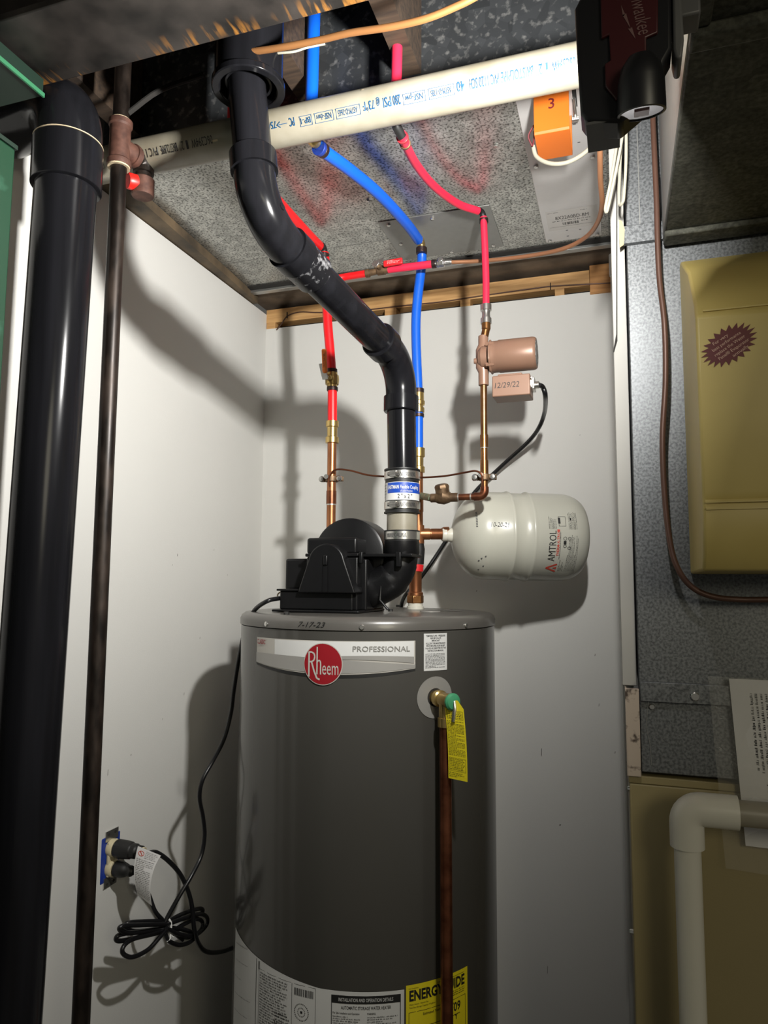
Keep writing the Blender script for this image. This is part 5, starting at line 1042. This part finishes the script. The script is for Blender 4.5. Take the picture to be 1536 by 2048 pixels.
# ------------------------------------------------------------------ work light
LY = 0.6196
wl = thing('work_light', tuple((0.0160, 0.6322, 2.0150)), 'black and dark red battery work light hanging at top right, seen from behind', 'lamp')
def poly3(pts, y0, y1, name, m, par, bevel=0.002):
    q = MB(); n = len(pts); q.add([Vector((p[0], y0, p[2])) for p in pts]+[Vector((p[0], y1, p[2])) for p in pts], [tuple(range(n)), tuple(range(2*n-1, n-1, -1))]+[(i, (i+1) % n, n+(i+1) % n, n+i) for i in range(n)])
    return q.build(name, m, par, bevel=bevel, seg=2)
lb = poly3([(-0.0135, 0.6196, 2.1835), (-0.0200, 0.6196, 2.0769), (-0.0259, 0.6196, 2.0658), (-0.0244, 0.6196, 2.0105), (-0.0227, 0.6196, 1.9646), (-0.0182, 0.6196, 1.9566), (0.0110, 0.6196, 1.9496), (0.0335, 0.6196, 1.9664), (0.0437, 0.6196, 1.9853), (0.0481, 0.6196, 1.9981), (0.0540, 0.6196, 2.0081), (0.0552, 0.6196, 2.0612), (0.0571, 0.6196, 2.1605)], 0.6196, 0.6480, 'housing', m_lampk, wl, 0.003)
lr = poly3([(-0.0029, 0.6162, 2.1618), (-0.0034, 0.6162, 2.0647), (-0.0034, 0.6162, 2.0285), (0.0030, 0.6162, 2.0307), (0.0036, 0.6162, 2.0061), (-0.0014, 0.6162, 2.0035), (-0.0011, 0.6162, 1.9828), (0.0077, 0.6162, 1.9679), (0.0169, 0.6162, 1.9724), (0.0209, 0.6162, 1.9871), (0.0276, 0.6162, 1.9934), (0.0330, 0.6162, 1.9982), (0.0333, 0.6162, 2.0203), (0.0430, 0.6162, 2.0225), (0.0439, 0.6162, 2.0521), (0.0450, 0.6162, 2.1465)], 0.6162, 0.6198, 'red_panel', m_lampr, wl, 0.001)
a_, b2_ = Vector((0.0205, 0.6158, 2.0665)), Vector((0.0272, 0.6158, 2.0225)); lu = (b2_-a_).normalized(); lv = Vector((0, 1, 0)).cross(lu); lv = -lv if (lv.x < 0) else lv
lmap = plane_map(a_, lu, lv)
text('lettering', 'Milwaukee', lmap, 0.0, 0.0, mat('faded_lettering', (0.16, 0.09, 0.085), 0.5), lr, 0.0125, (b2_-a_).length, shear=0.2)
q = MB(); B_ = [(0.0136, 0.6158, 2.0551), (0.0167, 0.6158, 2.0458), (0.0175, 0.6158, 2.0465), (0.0209, 0.6158, 2.0311), (0.0221, 0.6158, 2.0322), (0.0247, 0.6158, 2.0203), (0.0188, 0.6158, 2.0316), (0.0192, 0.6158, 2.0301), (0.0146, 0.6158, 2.0454), (0.0150, 0.6158, 2.0434)]
q.add(B_, [(0, 1, 9), (1, 2, 3), (1, 3, 8), (3, 4, 5), (3, 5, 6)]); q.build('bolt_mark', bpy.data.materials['faded_lettering'], lr, recalc=False)
# torch head with its reflector looking down
hcn = Vector((0.0278, 0.6140, 1.9557)); hax = Vector((0.0, 0.27, -0.963)).normalized()
q = MB(); q.lathe([(0.0, -0.043), (0.010, -0.040), (0.016, -0.032), (0.0190, -0.020), (0.0198, 0.0), (0.0198, 0.005), (0.0178, 0.0055), (0.0176, 0.001), (0.0, 0.001)], hcn, hax, 36); th_ = q.build('torch_head', m_lampk, wl)
q = MB(); q.lathe([(0.0, 0.001), (0.0172, 0.0012), (0.0174, 0.0045), (0.0, 0.0040)], hcn, hax, 32); q.build('reflector', m_lens, wl)
q = MB(); q.obox(hcn+hax*0.0048, (1, 0, 0), (0, 0.963, 0.27), hax, 0.006, 0.007, 0.0006); q.build('chip', m_chip, wl)
MB().box((-0.0182, 0.6213, 1.9541-0.0010), (0.0102, 0.6643, 1.9546+0.001)).build('foot', m_lampg, wl)
# magnet clamp to the overhead duct
cl_ = poly3([(0.0595, 0.6322, 2.1725), (0.0562, 0.6322, 2.0669), (0.0552, 0.6322, 2.0067), (0.0569, 0.6322, 1.9974), (0.0618, 0.6322, 1.9972), (0.0639, 0.6322, 2.0139), (0.0630, 0.6322, 2.0603), (0.0652, 0.6322, 2.1706)], 0.6196, 0.6480, 'clamp', m_lampg, wl, 0.002)
MB().box((0.0502, 0.6322, 2.045), (0.0795, 0.6575, 2.070)).build('magnet', m_lampg, wl, bevel=0.002)
# the led panel on the far face gives the light of the picture
ln = Vector((-0.785, 0.575, 0.24)).normalized(); lc = Vector((0.0132-0.003, 0.674, 2.048))
lu_ = Vector((0, 0, 1)).cross(ln).normalized(); lv_ = ln.cross(lu_)
MB().obox(lc-ln*0.012, lu_, lv_, ln, 0.026, 0.034, 0.008).build('led_housing', m_lampk, wl, bevel=0.002)
MB().obox(lc-ln*0.0015, lu_, lv_, ln, 0.022, 0.030, 0.001).build('led_panel', m_led, wl)
MB().obox(lc-lu_*0.0250+ln*0.002, lu_, lv_, ln, 0.0015, 0.036, 0.0120).build('led_baffle', m_lampk, wl, bevel=0.001)  # added baffle, shaped to keep the lamp's light off the humidifier front
MB().obox(lc+lu_*0.0250, lu_, lv_, ln, 0.0015, 0.034, 0.003).build('led_baffle', m_lampk, wl, bevel=0.001)
al = bpy.data.lights.new('work_light_beam', 'AREA'); al.shape = 'RECTANGLE'; al.size = 0.044; al.size_y = 0.06; al.energy = 17.5; al.color = (1.0, 0.985, 0.95)
ao = bpy.data.objects.new('work_light_beam', al); COL.objects.link(ao)
Ml = Matrix((lu_, lv_, -ln)).transposed().to_4x4()
Ml = Matrix(((-lu_).to_tuple(), lv_.to_tuple(), (-ln).to_tuple())).transposed().to_4x4(); Ml.translation = lc+ln*0.002
ao.matrix_world = Ml

# ------------------------------------------------------------------ outlet, plugs, cords
def onwall(p, d): return Vector((WX+d, p[1], p[2]))
o1, o2 = Vector((-0.9970, 1.2863, 1.0414)), Vector((-0.9970, 1.2415, 0.9441))
ob_ = thing('wall_outlet', (WX, o1.y, (o1.z+o2.z)/2), 'open electrical outlet without a cover plate on the left wall', 'outlet')
oy = ((-0.9950, 1.2656, 0.9904))[1]; oz = ((-0.9950, 1.2656, 0.9904))[2]
MB().box((WX-0.03, oy-0.030, oz-0.046), (WX+0.0008, oy+0.030, oz+0.046)).build('wall_box', m_bbox, ob_, bevel=0.004)
q = MB()
for s in (-1, 1): q.box((WX+0.001, oy-0.019, oz+s*0.045-0.010), (WX+0.0028, oy+0.019, oz+s*0.045+0.010))
q.box((WX+0.001, oy-0.010, oz-0.05), (WX+0.0022, oy+0.010, oz+0.05)); q.build('mounting_strap', m_steel, ob_)
q = MB()
for s in (-1, 1):
    for d in (-0.010, 0.010): q.lathe([(0.0, 0), (0.0028, 0), (0.0028, 0.0006), (0.0, 0.0006)], (WX+0.0027, oy+d, oz+s*0.048), (1, 0, 0), 10)
q.build('strap_holes', m_dust, ob_)
MB().box((WX+0.001, oy-0.014, oz-0.034), (WX+0.008, oy+0.014, oz+0.034)).build('device_body', m_dev, ob_, bevel=0.002)
for s in (-1, 1): MB().lathe([(0.0, 0), (0.0172, 0), (0.0172, 0.010), (0.0155, 0.0125), (0.0, 0.0125)], (WX+0.001, oy, oz+s*0.0195), (1, 0, 0), 28).build('receptacle', m_dev, ob_)
# plugs
u1 = Vector((WX+0.0136, oy, oz+0.0195)); e_up = Vector((WX+0.073, oy+0.006, oz+0.0165))
pg1 = thing('upper_plug_cord', tuple(u1), 'fat black plug in the upper socket with its cord and white paper warning tag', 'power cord')
d_ = (e_up-u1).normalized()
q = MB(); q.tube([u1, u1+d_*0.004, u1+d_*0.020, u1+d_*0.034, u1+d_*0.036, u1+d_*0.046, u1+d_*0.048, u1+d_*0.0585], [0.0165, 0.0180, 0.0180, 0.0165, 0.0145, 0.0145, 0.0125, 0.0120], 18); q.build('plug', m_blk2, pg1, bevel=0.001)
q = MB(); q._ring(u1+d_*0.0587, d_, 0.0045, 0.0098, 0.0045, 18); q.build('wire_tie', m_dev, pg1)
u2 = Vector((WX+0.0136, oy, oz-0.0195)); e_lo = Vector((WX+0.058, oy+0.002, oz-0.0215)); d2_ = (e_lo-u2).normalized()
pg2 = thing('lower_plug_cord', tuple(u2), 'smaller black plug in the lower socket with a cord tied in a coil', 'power cord')
q = MB(); q.tube([u2, u2+d2_*0.003, u2+d2_*0.016, u2+d2_*0.026, u2+d2_*0.029, u2+d2_*0.038, u2+d2_*0.040, u2+d2_*0.044], [0.0135, 0.0155, 0.0155, 0.0125, 0.0105, 0.0105, 0.0085, 0.0060], 16); q.build('plug', m_blk2, pg2, bevel=0.001)
# cord of the upper plug: arcs over, falls in front of the coil and runs behind the heater
XB = -0.905
c1p = [u1+d_*0.060, u1+d_*0.072, (-0.9050, 1.2889, 1.0029), (-0.8950, 1.3148, 0.9804), (-0.8850, 1.3463, 0.9427), (-0.8800, 1.3724, 0.8964), (-0.8780, 1.3865, 0.8557), (-0.8780, 1.3944, 0.8170), (-0.8850, 1.4230, 0.7728), (-0.8950, 1.4729, 0.7298), (-0.9050, 1.5505, 0.6913), (-0.9050, 1.6202, 0.6706), (-0.9150, 1.7007, 0.6491)]
MB().tube(smooth_path(c1p, 7), 0.0047, 12).build('cord', m_cord, pg1)
# paper tag
tpa, tpb = Vector((-0.9180, 1.2474, 1.0278)), Vector((-0.8950, 1.2919, 0.9972)); tpc, tpd = Vector((-0.9300, 1.2697, 0.9250)), Vector((-0.9050, 1.2819, 0.9025)); tpm, tpn = Vector((-0.9250, 1.2475, 0.9768)), Vector((-0.9000, 1.2699, 0.9603))
def tagf(i, j):
    def bz(a, m, c, t): return a*((1-t)*(1-2*t))+m*(4*t*(1-t))+c*(t*(2*t-1))
    return bz(tpa, tpm, tpc, j).lerp(bz(tpb, tpn, tpd, j), i)
q = MB(); q.grid(tagf, 4, 12); tgw = q.build('warning_tag', m_paper, pg1, recalc=False)
nn = Vector((0.45, -0.85, 0.1)).normalized()*0.0007
q = MB(); print_into(q, lambda x, y: tagf(x, 1-y)+nn, 0.07, 0.95, 0.80, 0.04, 22, 0.5, 8, 0.12, (0.05, 0.18), 2.2); print_into(q, lambda x, y: tagf(x, 1-y)+nn, 0.40, 0.95, 0.97, 0.82, 5, 0.5, 9, 0.2, (0.05, 0.15), 2.2); q.build('print', m_inkg, tgw, recalc=False)
q = MB()
for k in range(18):
    t = 2*pi*k/18; q.add([tagf(.22+.13*cos(t+a)*s, .10+.05*sin(t+a)*s)+nn*1.3 for a, s in ((0, 1), (.4, 1), (.4, .82), (0, .82))], [(0, 1, 2, 3)])
q.add([tagf(.13, .065)+nn*1.3, tagf(.16, .06)+nn*1.3, tagf(.31, .135)+nn*1.3, tagf(.28, .14)+nn*1.3], [(0, 1, 2, 3)]); q.build('symbol', m_inkr, tgw, recalc=False)
# lower plug cord to the coil
cw = (-0.9000, 1.3248, 0.8468)
MB().tube(smooth_path([u2+d2_*0.043, u2+d2_*0.052+Vector((0, 0.003, -0.002)), (-0.9250, 1.2757, 0.9501), (-0.9150, 1.2848, 0.9210), (-0.9050, 1.2925, 0.8886), (-0.9000, 1.3119, 0.8639), (-0.8970, 1.3440, 0.8291), (-0.8950, 1.3787, 0.7962)], 6), 0.0042, 12).build('cord', m_cord, pg2)
# coil: loops through the tie
coil = thing('coiled_cord', tuple(cw), 'black cord from the blower tied in a bundle of loops with a white tie', 'power cord')
MB().tube(smooth_path([(-0.6672, 1.3500, 1.5160), (-0.6775, 1.3100, 1.5106), (-0.7200, 1.3332, 1.4890), (-0.7400, 1.3337, 1.4475), (-0.7700, 1.3630, 1.3843), (-0.7900, 1.3806, 1.3133), (-0.8000, 1.3897, 1.2694), (-0.8100, 1.3807, 1.2151), (-0.8300, 1.3702, 1.1692), (-0.8400, 1.3494, 1.1356), (-0.8500, 1.3559, 1.0974), (-0.8600, 1.3879, 1.0463), (-0.8650, 1.4041, 1.0024), (-0.8700, 1.4006, 0.9616), (-0.8720, 1.3674, 0.9315), (-0.8800, 1.3446, 0.9062), (-0.8930, 1.3269, 0.8732), (-0.8980, 1.3179, 0.8568), (-0.9000, 1.3084, 0.8384)], 8), 0.0046, 12).build('cord', m_cord, coil)
loops = [
 [(-0.9000, 1.3207, 0.8582), (-0.9050, 1.2609, 0.8820), (-0.9150, 1.2215, 0.8945), (-0.9220, 1.2223, 0.8849), (-0.9220, 1.2504, 0.8662), (-0.9120, 1.2881, 0.8532), (-0.9020, 1.3277, 0.8452)],
 [(-0.8930, 1.3125, 0.8569), (-0.8950, 1.2394, 0.8861), (-0.9000, 1.1870, 0.9061), (-0.9050, 1.1853, 0.8990), (-0.9050, 1.2184, 0.8791), (-0.9000, 1.2793, 0.8588), (-0.8960, 1.3191, 0.8459)],
 [(-0.9000, 1.3233, 0.8435), (-0.9030, 1.2592, 0.8652), (-0.9100, 1.1997, 0.8848), (-0.9150, 1.1877, 0.8822), (-0.9150, 1.1997, 0.8714), (-0.9100, 1.2537, 0.8554), (-0.9050, 1.3036, 0.8417), (-0.9020, 1.3300, 0.8364)],
 [(-0.8900, 1.3089, 0.8455), (-0.8900, 1.2876, 0.8415), (-0.8950, 1.2583, 0.8315), (-0.9000, 1.2190, 0.8361), (-0.9050, 1.1984, 0.8503), (-0.9050, 1.1961, 0.8630), (-0.9050, 1.2192, 0.8660), (-0.9000, 1.2716, 0.8546), (-0.8950, 1.3160, 0.8455)],
 [(-0.9000, 1.3244, 0.8538), (-0.9050, 1.3817, 0.8438), (-0.9120, 1.4502, 0.8257), (-0.9180, 1.4886, 0.8102), (-0.9200, 1.4902, 0.8006), (-0.9150, 1.4359, 0.8155), (-0.9050, 1.3639, 0.8392), (-0.9000, 1.3247, 0.8488)],
 [(-0.8920, 1.3129, 0.8550), (-0.8930, 1.3824, 0.8391), (-0.8980, 1.4486, 0.8189), (-0.9050, 1.4895, 0.7934), (-0.9100, 1.4965, 0.7735), (-0.9100, 1.4662, 0.7696), (-0.9050, 1.4129, 0.7845), (-0.9000, 1.3579, 0.8166), (-0.8950, 1.3195, 0.8440)],
 [(-0.8880, 1.3091, 0.8514), (-0.8860, 1.3402, 0.8285), (-0.8880, 1.3958, 0.7977), (-0.8950, 1.4458, 0.7850), (-0.9000, 1.4631, 0.7946), (-0.9020, 1.4395, 0.8117), (-0.9000, 1.3846, 0.8230), (-0.8970, 1.3440, 0.8291), (-0.8930, 1.3167, 0.8435)],
 [(-0.8930, 1.3137, 0.8371), (-0.8900, 1.3223, 0.8203), (-0.8900, 1.3586, 0.7961), (-0.8920, 1.4027, 0.7818), (-0.8970, 1.4294, 0.7835), (-0.8970, 1.3900, 0.8110), (-0.8950, 1.3406, 0.8368), (-0.8930, 1.3145, 0.8522)],
]
for lp_ in loops: MB().tube(smooth_path(lp_, 7), 0.0043, 12).build('loop', m_cord, coil)
ctr = Vector(cw)
q = MB(); q.tube([ctr+Vector((0.012*cos(t)*1.0, 0.0022*sin(2*t), 0.0165*sin(t)-0.002)) for t in [2*pi*k/20 for k in range(21)]], 0.0022, 8, caps=False)
q.tube(smooth_path([ctr+Vector((0.010, 0, -0.012)), ctr+Vector((0.014, -0.004, -0.020)), ctr+Vector((0.010, -0.010, -0.024))], 4), 0.0016, 6); q.tube(smooth_path([ctr+Vector((0.010, 0, -0.012)), ctr+Vector((0.013, 0.003, -0.019)), ctr+Vector((0.015, 0.006, -0.022))], 4), 0.0016, 6); q.build('tie', m_tie, coil)
